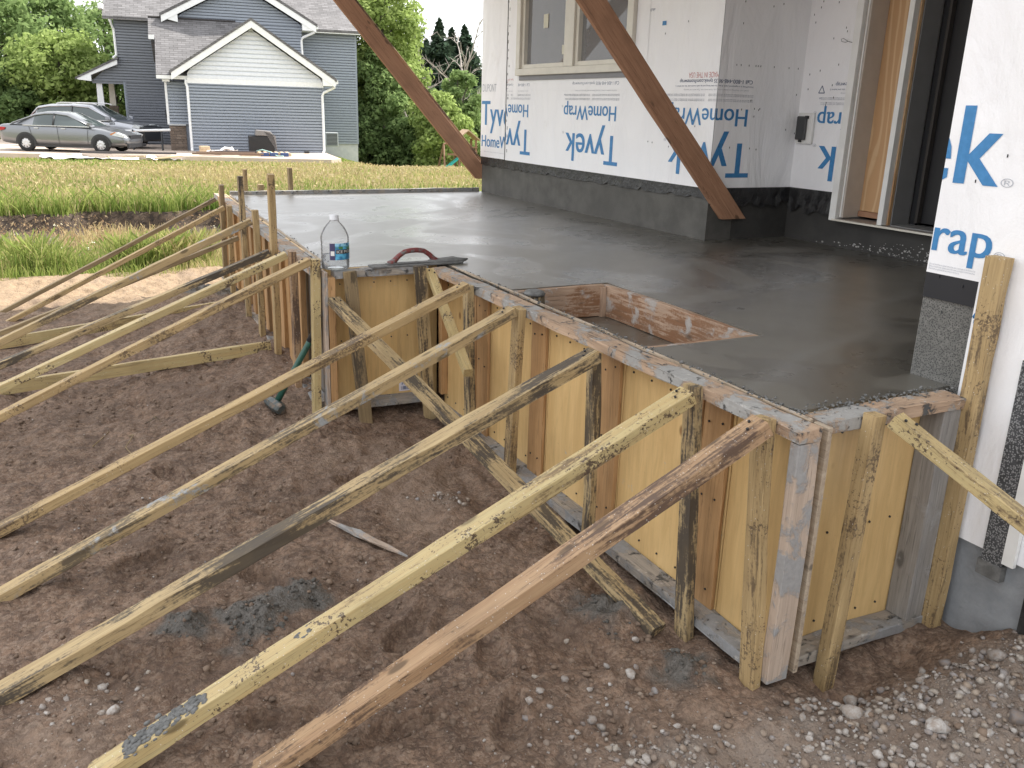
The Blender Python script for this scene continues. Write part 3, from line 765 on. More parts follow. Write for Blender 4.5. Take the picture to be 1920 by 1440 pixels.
# lettering
def text_bm(body, bold=.012):
    cu = bpy.data.curves.new('lettering', 'FONT'); cu.body = body; cu.size = 1.0; cu.resolution_u = 4
    ob = bpy.data.objects.new('lettering', cu); COL.objects.link(ob)
    bpy.context.view_layer.update()
    dg = bpy.context.evaluated_depsgraph_get(); me = bpy.data.meshes.new_from_object(ob.evaluated_get(dg))
    bpy.data.objects.remove(ob); bpy.data.curves.remove(cu)
    bm = bmesh.new(); bm.from_mesh(me); bpy.data.meshes.remove(me)
    if bold:                                       # heavier strokes: the glyph printed three times, a hair apart
        g0 = bm.verts[:] + bm.edges[:] + bm.faces[:]
        for k in (-1, 1):
            d = bmesh.ops.duplicate(bm, geom=g0)
            for v in d['geom']:
                if isinstance(v, bmesh.types.BMVert): v.co.x += k * bold; v.co.z += .0003 * (1 if k > 0 else 2)
    return bm
def bbox(bm):
    xs_ = [v.co.x for v in bm.verts]; ys_ = [v.co.y for v in bm.verts]; return min(xs_), max(xs_), min(ys_), max(ys_)
CAP = None
def cap_h():
    global CAP
    if CAP is None:
        b = text_bm('H'); q = bbox(b); CAP = q[3] - q[2]; b.free()
    return CAP
def letter(body, wall, s0, zb, width, cap, mat, parent, inv=False, clip=(None, None), bold=.016, proud=.0015):
    """print text on a wall: s along the wall (x or y), zb the baseline; clip in s"""
    bm = text_bm(body, bold); b = bbox(bm); sx = width / (b[1] - b[0]); sy = cap / cap_h()
    for v in bm.verts:
        X = (v.co.x - b[0]) * sx; Y = v.co.y * sy
        v.co = (s0 - X, zb - Y, v.co.z) if inv else (s0 + X, zb + Y, v.co.z)
    for c, sgn in zip(clip, (1, -1)):
        if c is not None:
            bmesh.ops.bisect_plane(bm, geom=bm.verts[:] + bm.edges[:] + bm.faces[:], plane_co=(c, 0, 0), plane_no=(sgn, 0, 0), clear_inner=True, clear_outer=False)
    if not bm.faces: bm.free(); return None
    ax_, val = wall
    for v in bm.verts:
        a, z, e = v.co.x, v.co.y, v.co.z
        v.co = (a, val - proud - e, z) if ax_ == 'y' else (val + proud + e, a, z)
    me = bpy.data.meshes.new('lettering'); bm.to_mesh(me); bm.free()
    o = link('lettering', me, mat); o.parent = parent
    if body == '®': o['kind'] = 'stuff'
    o.matrix_local = parent_mat(parent).inverted(); return o
PER = 1.543; s_jog = .785
def wrapped(body, xr, zb, width, cap, mat, bold=.016):
    """upside down print that runs round the corners A -> return -> B"""
    x0 = xr - width
    if x0 < XJ: letter(body, ('y', YA), xr, zb, width, cap, mat, wa, True, (-8.34, XJ - .004), bold)
    if xr > XJ and x0 < XJ + s_jog: letter(body, ('x', XJ), YA + (xr - XJ), zb, width, cap, mat, wj, True, (YA + .002, YB - .002), bold)
    if xr > XJ + s_jog: letter(body, ('y', YB), xr - s_jog, zb, width, cap, mat, wb, True, (XJ + .004, -4.572), bold)
for k in (-1, 0, 1, 2):
    q = k * PER
    wrapped('Tyvek', -6.255 + q, .688, .868, .240, M['blue']); wrapped('HomeWrap', -6.316 + q, .922, .858, .117, M['blue'])
    wrapped('®', -7.150 + q, .70, .034, .02, M['grey_ink'], 0); wrapped('®', -7.185 + q, .925, .03, .018, M['grey_ink'], 0)
    wrapped('MADE IN THE USA', -6.605 + q, 1.165, .335, .036, M['red_ink'], .0); wrapped('Call 1-800-448-9835 tyvek.com/homewrap', -6.30 + q, 1.118, .74, .026, M['dark_ink'], .004)
    wrapped('HomeWrap is a registered mark. Keep this side facing out; lap each course over the one below it.', -6.29 + q, 1.078, .80, .011, M['dark_ink'], 0)
    wrapped('Install over sheathing as shown in the guide. Fasten every stud. Tape seams and openings.', -6.33 + q, 1.052, .66, .010, M['grey_ink'], 0)
    for zz in (1.020, 1.010, .986, .976):
        wrapped('store flat and dry do not leave uncovered for more than four months', -6.28 + q, zz, .42, .008, M['grey_ink'], .004); wrapped('see the installation guide for safe handling and slippery surfaces', -6.74 + q, zz, .42, .008, M['grey_ink'], .004)
    wrapped('USA', -7.15 + q, 1.02, .03, .012, M['dark_ink'], 0)
letter('Tyvek', ('y', YA - .003), -8.915, .708, .868, .244, M['blue'], wa2, clip=(None, -8.356))
letter('HomeWrap', ('y', YA - .003), -8.905, .486, .858, .117, M['blue'], wa2, clip=(None, -8.356))
letter('DUPONT', ('y', YA - .003), -8.90, 1.045, .33, .075, M['grey_ink'], wa2, clip=(None, -8.356), bold=0)
letter('Patents and other notices printed here for the installer to read before use', ('y', YA - .003), -8.85, .43, .6, .010, M['grey_ink'], wa2, clip=(None, -8.356), bold=0)
letter('Tyvek', ('y', YN), -1.843 - .868, .683, .868, .248, M['blue'], wN, clip=(-2.049, None))
letter('®', ('y', YN), -1.836, .684, .044, .026, M['grey_ink'], wN, bold=0)
letter('HomeWrap', ('y', YN), -1.822 - .858, .452, .858, .117, M['blue'], wN, clip=(-2.049, None))
letter('®', ('y', YN), -1.812, .455, .040, .024, M['grey_ink'], wN, bold=0)
for i, zz in enumerate((.402, .394, .386)):
    letter('DuPont and HomeWrap are registered marks of their owners; see the guide for the full terms of use', ('y', YN), -2.043, zz, .178 if i < 2 else .12, .006, M['grey_ink'], wN, bold=0)
def tri(wall_y, x, z, s_, mat, parent):
    mb = MB(); P = [(x - s_, z), (x + s_, z), (x, z + s_ * 1.75)]
    for i in range(3):
        a, b = P[i], P[(i + 1) % 3]; dx, dz = b[0] - a[0], b[1] - a[1]; L = math.hypot(dx, dz); nx_, nz_ = -dz / L * s_ * .12, dx / L * s_ * .12
        mb.add([(a[0] - nx_, wall_y - .0015, a[1] - nz_), (b[0] - nx_, wall_y - .0015, b[1] - nz_), (b[0] + nx_, wall_y - .0015, b[1] + nz_), (a[0] + nx_, wall_y - .0015, a[1] + nz_)], [(0, 1, 2, 3)])
    return hp(mb, 'printed_triangle', mat, parent)
tri(YN, -1.815, .255, .028, M['blue'], wN); letter('2', ('y', YN), -1.821, .262, .012, .018, M['blue'], wN, bold=0); letter('HDPE', ('y', YN), -1.838, .235, .046, .012, M['blue'], wN, bold=0)
tri(YB, -4.862, 1.05, .028, M['dark_ink'], wb)
sheet('tape_patch', [rectY(YA - .0025, -5.765, -5.715, 1.505, 1.535)], M['blue'], wa, lab='small blue tape patch')
letter('Flashing tape', ('y', YA), -5.99, 1.62, .12, .02, M['dark_ink'], wa, bold=0)
# staples and dark specks
mb = MB(); r = random.Random(4)
for i in range(16):
    x = r.uniform(-6.0, -5.1); z = r.uniform(.5, 2.0); mb.box(x, x + .004, YA - .003, YA - .0008, z, z + .012)
for i in range(26): 
    z = .45 + i * .075; x = -8.33 + r.uniform(-.02, .03); mb.box(x, x + .005, YA - .003, YA - .0008, z, z + .016 + .02 * r.random())
for i in range(34):
    y = r.uniform(4.22, 4.93); z = r.uniform(.6, 1.9) if i > 8 else 1.21; mb.box(XJ + .0008, XJ + .003, y, y + .004, z, z + .012)
for i in range(40):
    x = r.uniform(-5.04, -4.6); z = r.uniform(.95, 2.0); mb.box(x, x + .004, YB - .003, YB - .0008, z, z + .012)
for i in range(14):
    x = r.uniform(-2.0, -1.5); z = r.uniform(-.2, 1.6); mb.box(x, x + .003, YN - .003, YN - .0008, z, z + .01)
st = hp(mb, 'staples', M['blackplastic'], wa); st['kind'] = 'stuff'
# flashing tape around the window
sheet('flashing_tape', [rectY(YA - .002, -8.30, -5.98, 1.052, 1.150), rectY(YA - .0024, -6.10, -5.93, 1.0, 2.7), rectY(YA - .0024, -8.19, -8.09, 1.0, 2.7)], M['wrap'], house)
hp(MB().box(-8.05, -6.15, 4.160, 4.170, 1.146, 1.192), 'sill_flashing', M['flash'])
# window
win = empty('window', (-7.095, 4.17, 1.19)); win.parent = house; win.matrix_local = parent_mat(house).inverted() @ Matrix.Translation((-7.095, 4.17, 1.19))
def hw(mb, name, mat, lab=None, bevel=.003): 
    o = mb.build(name, mat, None, False, bevel); o.parent = win; o.matrix_local = (Matrix.Translation((-7.095, 4.17, 1.19))).inverted(); 
    if lab: o['label'] = lab
    return o
hw(MB().box(WX0, WX0 + .075, 4.135, 4.24, WZ0 + .062, WZ1 - .062), 'frame', M['trim']); hw(MB().box(WX1 - .075, WX1, 4.135, 4.24, WZ0 + .062, WZ1 - .062), 'frame', M['trim'])
hw(MB().box(WX0, WX1, 4.130, 4.24, WZ0, WZ0 + .06), 'sill', M['trim']); hw(MB().box(WX0, WX1, 4.130, 4.24, WZ1 - .06, WZ1), 'head', M['trim'])
hw(MB().box(-7.155, -7.005, 4.138, 4.24, WZ0 + .062, WZ1 - .062), 'mullion', M['trim'])
for a, b in ((WX0 + .077, -7.157), (-7.003, WX1 - .077)):
    hw(MB().box(a, a + .045, 4.160, 4.23, WZ0 + .062, WZ1 - .062).box(b - .045, b, 4.160, 4.23, WZ0 + .062, WZ1 - .062).box(a + .046, b - .046, 4.160, 4.23, WZ0 + .062, WZ0 + .10).box(a + .046, b - .046, 4.160, 4.23, WZ1 - .10, WZ1 - .062), 'sash', M['trim'])
    hw(MB().add(rectY(4.20, a + .04, b - .04, WZ0 + .09, WZ1 - .09), [(0, 1, 2, 3)]), 'pane', M['glass'], bevel=0)
hw(MB().box(-7.65, -7.565, 4.194, 4.197, 1.60, 1.72).box(-7.29, -7.22, 4.194, 4.197, 1.36, 1.44), 'sticker', plain('sticker_paper', (.62, .60, .48), .6), bevel=0)
# door
def hd_(mb, name, mat, lab=None, bevel=.002): return hp(mb, name, mat, door, bevel=bevel, lab=lab)
door = empty('door_frame'); door.parent = house; door.matrix_local = parent_mat(house).inverted(); door.location = tuple(-q for q in (-3.5, 4.2, -.88))
hd_(MB().box(-4.571, -4.513, 4.872, 4.952, .19, 2.42), 'casing', M['white'])
hd_(MB().box(-4.512, -4.476, 4.905, 5.09, .215, 2.38), 'jamb', M['jamb'])
hd_(MB().box(-4.498, -4.487, 4.897, 4.9045, .215, 2.38), 'jamb_bead', M['white'])
pnl = hd_(MB().box(-4.475, -4.162, 5.062, 5.085, .262, 2.38), 'sidelight_panel', M['sideply'], 'plywood sheet closing the sidelight')
hd_(MB().box(-4.475, -4.162, 5.050, 5.084, .222, .260), 'sidelight_foot', W['prop'])
hd_(MB().box(-4.161, -4.121, 4.885, 5.09, .205, 2.38), 'mullion', M['white'])
hd_(MB().box(-4.120, -4.110, 4.93, 4.957, .205, 2.38), 'wood_strip', M['sideply'])
hd_(MB().box(-4.120, -4.104, 4.959, 5.13, .205, 2.38), 'jamb', M['jambgrey'])
hd_(MB().box(-4.103, -4.06, 5.132, 5.16, .205, 2.38), 'weather_strip', M['blackplastic'])
hd_(MB().box(-4.055, -2.06, 5.14, 5.19, .225, 2.38), 'doorway_panel', M['black'], 'black panel filling the doorway')  # flat black panel closing the door opening
hd_(MB().box(-4.04, -4.02, 5.10, 5.139, .225, 2.38), 'door_edge', plain('brown_edge', (.045, .04, .036), .5))
hd_(MB().box(-4.54, -2.055, 4.880, 5.13, .190, .204), 'sill', plain('worn_sill', (.30, .27, .25), .5))
hd_(MB().box(-4.54, -2.055, 4.868, 4.879, .190, .203), 'sill_edge', M['trim'])
hd_(MB().box(-4.09, -2.055, 4.93, 5.13, .2045, .212), 'threshold', M['jambgrey'])
# outlet
ob = empty('outlet_box'); ob.parent = house; ob.matrix_local = parent_mat(house).inverted(); ob.location = (3.5, -4.2, .88)
hp(MB().box(-5.038, -4.885, 4.925, 4.949, .695, .912), 'back_plate', M['white'], ob, bevel=.004)
hp(MB().box(-5.028, -4.935, 4.902, 4.924, .722, .888), 'cover', plain('grey_plastic', (.045, .047, .05), .45), ob, bevel=.006)
hp(MB().box(-4.990, -4.972, 4.904, 4.92, .706, .721).box(-4.944, -4.926, 4.90, 4.923, .872, .892), 'latch', M['blackplastic'], ob)
mb = MB(); P = [(-4.60, 4.94, 1.372), (-4.64, 4.93, 1.378), (-4.66, 4.925, 1.385), (-4.70, 4.92, 1.405), (-4.715, 4.92, 1.40), (-4.71, 4.92, 1.385), (-4.68, 4.922, 1.378), (-4.655, 4.928, 1.385)]
hp(mb.tube(P, .0016, 6), 'wire_loop', M['blackplastic'], house)
# asphalt strap and corner strip at the lower right
hp(MB().box(-1.638, -1.566, YN - .012, YN - .002, -.545, .16), 'strap', M['strap'], house, lab='dark speckled strap running down the right wall')
hp(MB().box(-1.648, -1.560, YN - .014, YN + .016, -.60, -.545), 'strap_foot', M['mortar'], house)
hp(MB().box(-1.562, -1.522, YN - .02, YN - .003, -.525, .16), 'corner_strip', M['white'], house)
hp(MB().box(-1.470, -1.2, YN - .010, YN + .016, -1.0, -.54), 'tar_patch', M['membrane'], house)
# splashes of cement on the dark foundation
r = np.random.default_rng(3); mb = MB()
for i in range(130):
    t = r.random() ** .6; x = -4.75 + 1.05 * t; z = .01 + .13 * r.random() ** 1.6 * t; s_ = .0015 + .0045 * r.random() ** 3
    mb.box(x - s_, x + s_ * 1.5, 4.9535, 4.9565, z - s_, z + s_)
sp_ = hp(mb, 'cement_specks', plain('cement_speck', (.42, .41, .39), .8), house); sp_['kind'] = 'stuff'
# roofs above (outside the picture, they shade the porch)
shingle = concrete('brown_shingles', (.10, .09, .085), (.16, .15, .14), sc_=12)
hp(MB().prism([(1.55, 2.70), (4.19, 3.55), (4.19, 3.68), (1.50, 2.80)], 'x', -9.20, -2.07), 'porch_roof', shingle)
hp(MB().box(-9.14, -2.07, 1.60, 4.165, 2.66, 2.695), 'porch_ceiling', M['soffit'])
hp(MB().box(-9.10, -2.07, 1.95, 2.09, 2.42, 2.655), 'porch_beam', W['yellow'])
hp(MB().prism([(3.75, 5.18), (7.4, 7.9), (11.2, 5.18), (11.2, 5.36), (7.4, 8.1), (3.7, 5.36)], 'x', -9.25, 4.3).prism([(2.2, 5.17), (7.4, 7.7), (7.4, 7.88), (2.15, 5.35)], 'x', -2.4, 4.28)
   .box(-9.15, 4.2, 3.8, 11.1, 5.16, 5.175), 'roof', shingle)

# ------------------------------------------------------------------ temporary props
def prop(p0, p1, lab):
    o = stick('prop_plank', p0, p1, .038, .163, 'prop', up=(0, .7, .72), rough=.0008, bow=.003, skew0=-.942); return tag(o, lab, 'plank', 'reddish planks propping the porch roof')
p1 = prop((-5.038, 4.398, .155), (-5.038, 1.985, 2.714), 'reddish prop plank fixed at the inner corner beside the window, rising across the glass')
p2 = prop((-8.960, 4.235, .135), (-8.960, 2.03, 2.565), 'reddish prop plank fixed at the far corner of the window wall, seen against the trees')
b2 = stick('batten', (-8.985, 4.285, .195), (-8.985, 2.085, 2.62), .030, .07, 'brown', up=(0, .7, .72), rough=.0008)
_mw = b2.matrix_world.copy(); b2.parent = p2; b2.matrix_parent_inverse = Matrix.Identity(4); b2.matrix_basis = p2.matrix_basis.inverted() @ b2.matrix_basis

# ------------------------------------------------------------------ concrete forms
UY, UX = (0, 1, 0), (1, 0, 0)
def form(name, loc, lab):
    o = empty(name, loc); return tag(o, lab, 'formwork', 'timber forms around the slab')
# long front form
ff = form('form_wall', (-3.2, 1.9, -.87), 'long front form of amber plywood panels under a concrete crusted top plate')
stick('top_plate', (-4.640, 1.906, -.0205), (-1.737, 1.906, -.0205), .090, .040, 'plate', parent=ff, rough=.002)
stick('bottom_plate', (-4.640, 1.906, -.848), (-1.778, 1.906, -.848), .090, .040, 'greypl', parent=ff, rough=.002)
seams = [-4.640, -4.000, -3.386, -2.772, -2.110, -1.737]
for a, b in zip(seams[:-1], seams[1:]):
    panel('plywood_panel', a + .003, min(b - .003, -1.765), 1.9525, 1.970, -.866, -.014, 'ply', ff)
    if b < -1.8:
        stick('stud', (b - .076, 1.941, -.827), (b - .076, 1.941, -.043), .135, .018, 'stud', UY, ff)
        if b in (-2.110, -4.0): stick('stud', (b - .168, 1.938, -.827), (b - .168, 1.938, -.043), .040, .022, 'stud', UY, ff)
stick('end_post', (-1.7575, 1.906, -.87), (-1.7575, 1.906, -.043), .036, .088, 'pale', UY, ff)
panel('plywood_edge', -1.80, -1.737, 1.9725, 1.9905, -.86, -.004, 'plyedge', ff)
stick('cleat', (-4.61, 1.93, -.76), (-4.61, 1.93, -.06), .05, .04, 'stud', UY, ff)
# thin raised plywood lip along the inside of the plate
stick('lip', (-4.60, 1.979, .001), (-1.81, 1.979, -.003), .012, .010, 'plyedge', parent=ff, rough=.0018)
# end form at the right
rf = form('form_wall', (-1.82, 2.3, -.88), 'short end form by the white wall with grey concrete stained frame')
stick('top_plate', (-1.818, 1.996, -.0205), (-1.818, 2.632, -.0205), .094, .040, 'plate', parent=rf, rough=.002)
stick('bottom_plate', (-1.818, 1.996, -.856), (-1.818, 2.632, -.856), .094, .040, 'greypl', parent=rf, rough=.002)
panel('plywood_panel', -1.884, -1.8665, 1.996, 2.632, -.875, -.010, 'ply', rf)
stick('end_post', (-1.820, 2.016, -.835), (-1.820, 2.016, -.042), .038, .088, 'pale', UX, rf)
stick('end_post', (-1.820, 2.588, -.835), (-1.820, 2.588, -.042), .086, .088, 'greyfilm', UX, rf)
# notch form facing right
nf = form('form_wall', (-4.71, 1.6, -.81), 'short notch form with a plain plywood face and a small paper sticker')
stick('top_plate', (-4.706, 1.310, -.0205), (-4.706, 1.858, -.0205), .090, .040, 'greypl', parent=nf, rough=.002)
stick('bottom_plate', (-4.706, 1.310, -.795), (-4.706, 1.858, -.795), .090, .040, 'greypl', parent=nf)
panel('plywood_panel', -4.770, -4.7525, 1.262, 1.950, -.81, -.002, 'ply', nf)
stick('end_post', (-4.706, 1.289, -.812), (-4.706, 1.289, -.036), .040, .088, 'stud', UX, nf)
stick('end_board', (-4.706, 1.2575, -.812), (-4.706, 1.2575, -.004), .018, .088, 'pale', UX, nf)
stk = empty('sticker'); stk.parent = nf; stk.matrix_local = parent_mat(nf).inverted()
sx0 = -4.7515
def onx(mb, name, mat): o = mb.build(name, mat, None, fixn=False); o.parent = stk; o.matrix_local = parent_mat(stk).inverted(); return o
bpy.data.objects.remove(stk)
stk = sheet('sticker', [rectX(sx0, 1.705, 1.795, -.765, -.700)], plain('sticker_white', (.74, .70, .76), .5), nf)
o_ = letter('FEA', ('x', sx0), 1.722, -.727, .055, .017, M['dark_ink'], stk)
mb = MB(); r = random.Random(2); y = 1.718
while y < 1.780:
    w_ = r.choice((.0015, .003, .005)); mb.add(rectX(sx0 + .0012, y, y + w_, -.757, -.735), [(0, 1, 2, 3)]); y += w_ + r.choice((.0015, .003))
b_ = mb.build('bar_code', M['dark_ink'], None, fixn=False); b_.parent = stk; b_.matrix_local = parent_mat(stk).inverted()
# left form running away to the meadow
lfm = form('form_wall', (-7.0, 1.35, -.8), 'long left form running away towards the meadow with several stakes')
def LP(x, off, z): return (x, left_outer(x) + off, z)
stick('top_plate', LP(-4.785, .045, -.0205), LP(-9.20, .045, -.0205), .090, .040, 'plate', parent=lfm, rough=.0025)
stick('bottom_plate', LP(-4.785, .045, -.80), LP(-9.20, .045, -.80), .090, .040, 'greypl', parent=lfm)
lx = [-4.785, -5.40, -6.02, -6.63, -7.25, -7.87, -8.48, -9.10]
def lpanel(name, x0, x1, o0, o1, z0, z1, mat):
    P = [LP(x0, o0, z0), LP(x1, o0, z0), LP(x1, o1, z0), LP(x0, o1, z0), LP(x0, o0, z1), LP(x1, o0, z1), LP(x1, o1, z1), LP(x0, o1, z1)]
    mb = MB().add(P, [(0, 3, 2, 1), (4, 5, 6, 7), (0, 1, 5, 4), (1, 2, 6, 5), (2, 3, 7, 6), (3, 0, 4, 7)])
    o = mb.build(name, W[mat], None, bevel=.001); o.parent = lfm; o.matrix_local = parent_mat(lfm).inverted(); return o
for i, (a, b) in enumerate(zip(lx[:-1], lx[1:])):
    lpanel('plywood_panel', a - .003, b + .003, .0935, .111, -.82, -.002, 'plygrey' if i in (0, 2, 4) else 'ply')
    stick('stud', LP(b + .06, .055, -.779), LP(b + .06, .055, -.042), .110, .036, 'stud', UY, lfm)
    if i != 0: stick('stud', LP(b + .33, .055, -.779), LP(b + .33, .055, -.042), .085, .036, 'stud', UY, lfm)
stick('lip', LP(-4.80, .117, .001), LP(-8.9, .117, .001), .012, .012, 'plyedge', parent=lfm, rough=.002)
# far end form
ef = form('form_wall', (-8.95, 2.9, -.8), 'thin far end form crossing in front of the meadow')
stick('top_board', (-8.948, 1.50, -.005), (-8.948, 4.16, -.005), .038, .085, 'greypl', parent=ef, rough=.002)
panel('plywood_panel', -8.990, -8.970, 1.50, 4.16, -.80, -.05, 'ply', ef)
# box-out in the slab
bx = form('box_form', (-3.3, 2.3, -.17), 'rectangular box-out of red stained boards sunk in the wet slab')
stick('board', (-3.882, 1.995, -.088), (-3.882, 2.546, -.088), .034, .168, 'box', parent=bx)
stick('board', (-3.898, 2.566, -.088), (-2.694, 2.566, -.088), .034, .168, 'box', parent=bx)
stick('board', (-2.709, 1.995, -.088), (-2.709, 2.546, -.088), .030, .168, 'box', parent=bx)
stick('corner_block', (-3.855, 2.535, -.171), (-3.855, 2.535, -.012), .022, .03, 'box', UY, bx)
stick('stub', (-3.775, 2.075, -.172), (-3.775, 2.075, -.004), .075, .085, 'mould', UY, bx)
v, f = ICO2.copy(), ICOF2
v = v * np.array([.055, .055, .022]) * (1 + .25 * fbm(v[:, 0] * 2, v[:, 1] * 2, 3, 3))[:, None] + np.array([-3.775, 2.075, .002])
o = link('mortar_cap', np_mesh('mortar_cap', v, f), M['mortar']); o.parent = bx; o.matrix_local = parent_mat(bx).inverted()

# screw heads and small nails on the forms
def heads(par, pts, axis):
    mb = MB()
    for x, y, z in pts:
        P_ = [(x, y, z), None]; d = .004
        if axis == 'y': mb.tube([(x, y, z), (x, y - d, z)], .0045, 6)
        else: mb.tube([(x, y, z), (x + d, y, z)], .0045, 6)
    o = mb.build('screw_heads', M['blackplastic'], None); o.parent = par; o.matrix_local = parent_mat(par).inverted(); o['kind'] = 'stuff'
rq = random.Random(12)
heads(ff, [(b - .076 + dx, 1.9325, z + rq.uniform(-.02, .02)) for b in seams[1:5] for dx in (-.035, .035) for z in (-.12, -.42, -.74)] + [(a + .06 + i * .12, 1.952, z) for a in seams[:4] for i in range(4) for z in (-.10, -.78)], 'y')
heads(rf, [(-1.8665, 2.08 + i * .1, z) for i in range(5) for z in (-.09, -.45, -.79)], 'x')
heads(nf, [(-4.7522, 1.36 + i * .1, z) for i in range(5) for z in (-.09, -.42)], 'x')
# ------------------------------------------------------------------ stakes
def stake(top, bot, w, d, mat, lab, up=UY, group='timber stakes holding the forms', **k):
    return tag(stick('form_stake', bot, top, w, d, mat, up, **k), lab, 'stake', group)
stake((-4.059, 1.841, .004), (-4.005, 1.841, -1.0), .072, .036, 'mould', 'mould streaked front stake nearest the notch, crossed by the short yellow board')
stake((-3.487, 1.841, .004), (-3.553, 1.841, -1.0), .070, .037, 'treated', 'brown flecked front stake second from the notch, left of the box opening')
stake((-2.828, 1.841, -.040), (-2.798, 1.841, -1.0), .060, .036, 'mould', 'middle front stake with knotty bark down its right edge and a low top', wane=.010, rough=.003)
stake((-2.216, 1.841, .006), (-2.132, 1.841, -1.0), .066, .037, 'mould', 'front stake with bold black streaks, the second from the near corner')
stake((-1.872, 1.841, .004), (-1.784, 1.841, -1.0), .074, .037, 'treated', 'split front stake with dark red bark, next to the near corner post', wane=.012)
stake((-1.743, 2.172, .012), (-1.743, 2.125, -1.05), .050, .050, 'treated', 'knotted yellow stake at the middle of the end form', UX)
stake((-1.762, 2.655, .472), (-1.762, 2.655, -1.05), .066, .046, 'treated', 'tall blackened post standing against the white wall at the right edge', UY, rough=.002)
stake((-4.641, 1.385, .000), (-4.600, 1.456, -.96), .070, .036, 'dark', 'leaning dark stake on the notch form below the water bottle', UX)
stake((-4.641, 1.795, .010), (-4.600, 1.850, -.96), .068, .037, 'mould', 'worm eaten stake on the notch form under the float', UX, rough=.002)
def lstake(xr, zt, xb, mat, lab, w=.058, d=.040):
    return stake((xr - w / 2, left_outer(xr) - .021, zt), (xb - w / 2, left_outer(xb) - .021, -1.0), w, d, mat, lab)
stake((-4.737, 1.222, .060), (-4.737, 1.196, -.95), .056, .044, 'green', 'pale green stake at the inner corner left of the bottle')
lstake(-5.134, .041, -5.147, 'brown', 'stake with a reddish stain on the left form, second from the bottle')
lstake(-5.721, .440, -5.83, 'treated', 'tallest near stake on the left form, standing well above the slab')
lstake(-6.443, .135, -6.432, 'treated', 'medium stake on the left form behind the tall one')
lstake(-7.094, .321, -7.093, 'mould', 'mottled tall stake further along the left form, in front of the slab')
lstake(-7.872, .014, -7.985, 'treated', 'short topped stake on the far half of the left form')
lstake(-8.319, .151, -8.452, 'dark', 'dark slim stake near the far corner of the left form')
stick('end_post', LP(-8.80, .02, -.95), LP(-8.76, .02, .0), .10, .036, 'stud', UY, lfm)
stake((-9.012, 1.665, .241), (-9.012, 1.655, -1.0), .062, .036, 'treated', 'upright stake behind the far end form, left of the two')
stake((-9.012, 2.105, .252), (-9.012, 2.125, -1.0), .082, .036, 'dark', 'slightly leaning dark stake behind the far end form, alone to the right')
stake((-9.012, 1.808, .092), (-9.012, 1.808, -1.0), .072, .05, 'dark', 'stubby dark stake end poking above the far end form')

# ------------------------------------------------------------------ braces
def brace(top, bot, w, d, mat, lab, group='long slanting braces', up=(0, 0, 1), **k):
    return tag(stick('form_brace', bot, top, w, d, mat, up, **k), lab, 'brace', group)
def ext(t, b, L):
    t = Vector(t); b = Vector(b); return tuple(b + (b - t).normalized() * L)
def br(t, b, L, *a, **k): return brace(t, ext(t, b, L), *a, **k)
br((-3.993, 1.800, .012), (-3.885, -.372, -.862), .06, .068, .042, 'treated', 'yellowish brace starting at the stake beside the notch corner')
br((-3.484, 1.800, -.006), (-3.300, -.347, -.866), .06, .068, .044, 'splash', 'brace with a black stained top end, second in the front row')
br((-2.770, 1.800, -.030), (-2.690, -.324, -.868), .06, .073, .050, 'mould', 'heavily black streaked brace with a grey smear, ending at the knotty stake', rough=.002)
b4_ = br((-2.189, 1.800, -.014), (-2.212, -.050, -.866), .14, .074, .049, 'green', 'pale greenish brace sprinkled with dark mud specks')
br((-1.833, 1.800, .000), (-2.030, .340, -.866), .14, .080, .050, 'brown', 'reddish brown brace with white splashes at the near corner')
br((-1.690, 2.195, .010), (-1.306, 2.30, -.178), 1.55, .060, .042, 'green', 'pale green topped brace going out to the right from the end form')
K = 'braces of the left form'
br((-4.745, 1.192, .050), (-4.745, -.373, -.645), .60, .062, .040, 'treated', 'nearest left brace with dark flecks on its side, ending at the green corner stake', K)
br((-5.219, 1.173, .014), (-5.219, -.391, -.641), .58, .060, .040, 'green', 'clean pale left brace with a small round notch underneath', K)
br((-5.799, 1.196, -.066), (-5.799, -.415, -.659), .64, .060, .040, 'mould', 'grey topped left brace ending at the tallest near stake', K)
br((-6.523, 1.225, .052), (-6.523, -.447, -.698), .46, .062, .044, 'splash', 'thick left brace with a blackened side, in the middle of the left row', K)
br((-7.227, 1.253, -.168), (-7.227, -.486, -.800), .26, .050, .034, 'dark', 'dark thin board close under the thick left brace', K)
br((-8.014, 1.285, -.013), (-8.000, -.533, -.925), .05, .058, .036, 'treated', 'brown left brace, second from the far corner', K)
br((-8.606, 1.308, .000), (-8.600, -.557, -.945), .05, .056, .034, 'dark', 'dark thin left brace, farthest of its row', K)
brace((-4.625, 1.285, -.150), (-2.175, 1.755, -.900), .070, .042, 'mould', 'long board lying diagonally low across the front form from the notch to the ground', None)
brace((-4.62, 1.850, -.022), (-3.78, 1.722, -.378), .046, .046, 'green', 'short yellow board with a sawn free end, tied to the notch corner', None)
br((-5.94, 1.200, -.738), (-5.95, -.40, -.848), .35, .036, .080, 'green', 'board on edge lying on the dirt, the nearer of the two ground boards', 'boards lying on the dirt')
br((-7.55, 1.300, -.765), (-7.15, -.50, -.858), .30, .036, .080, 'green', 'board on edge lying on the dirt, the farther one at the sunny patch', 'boards lying on the dirt')
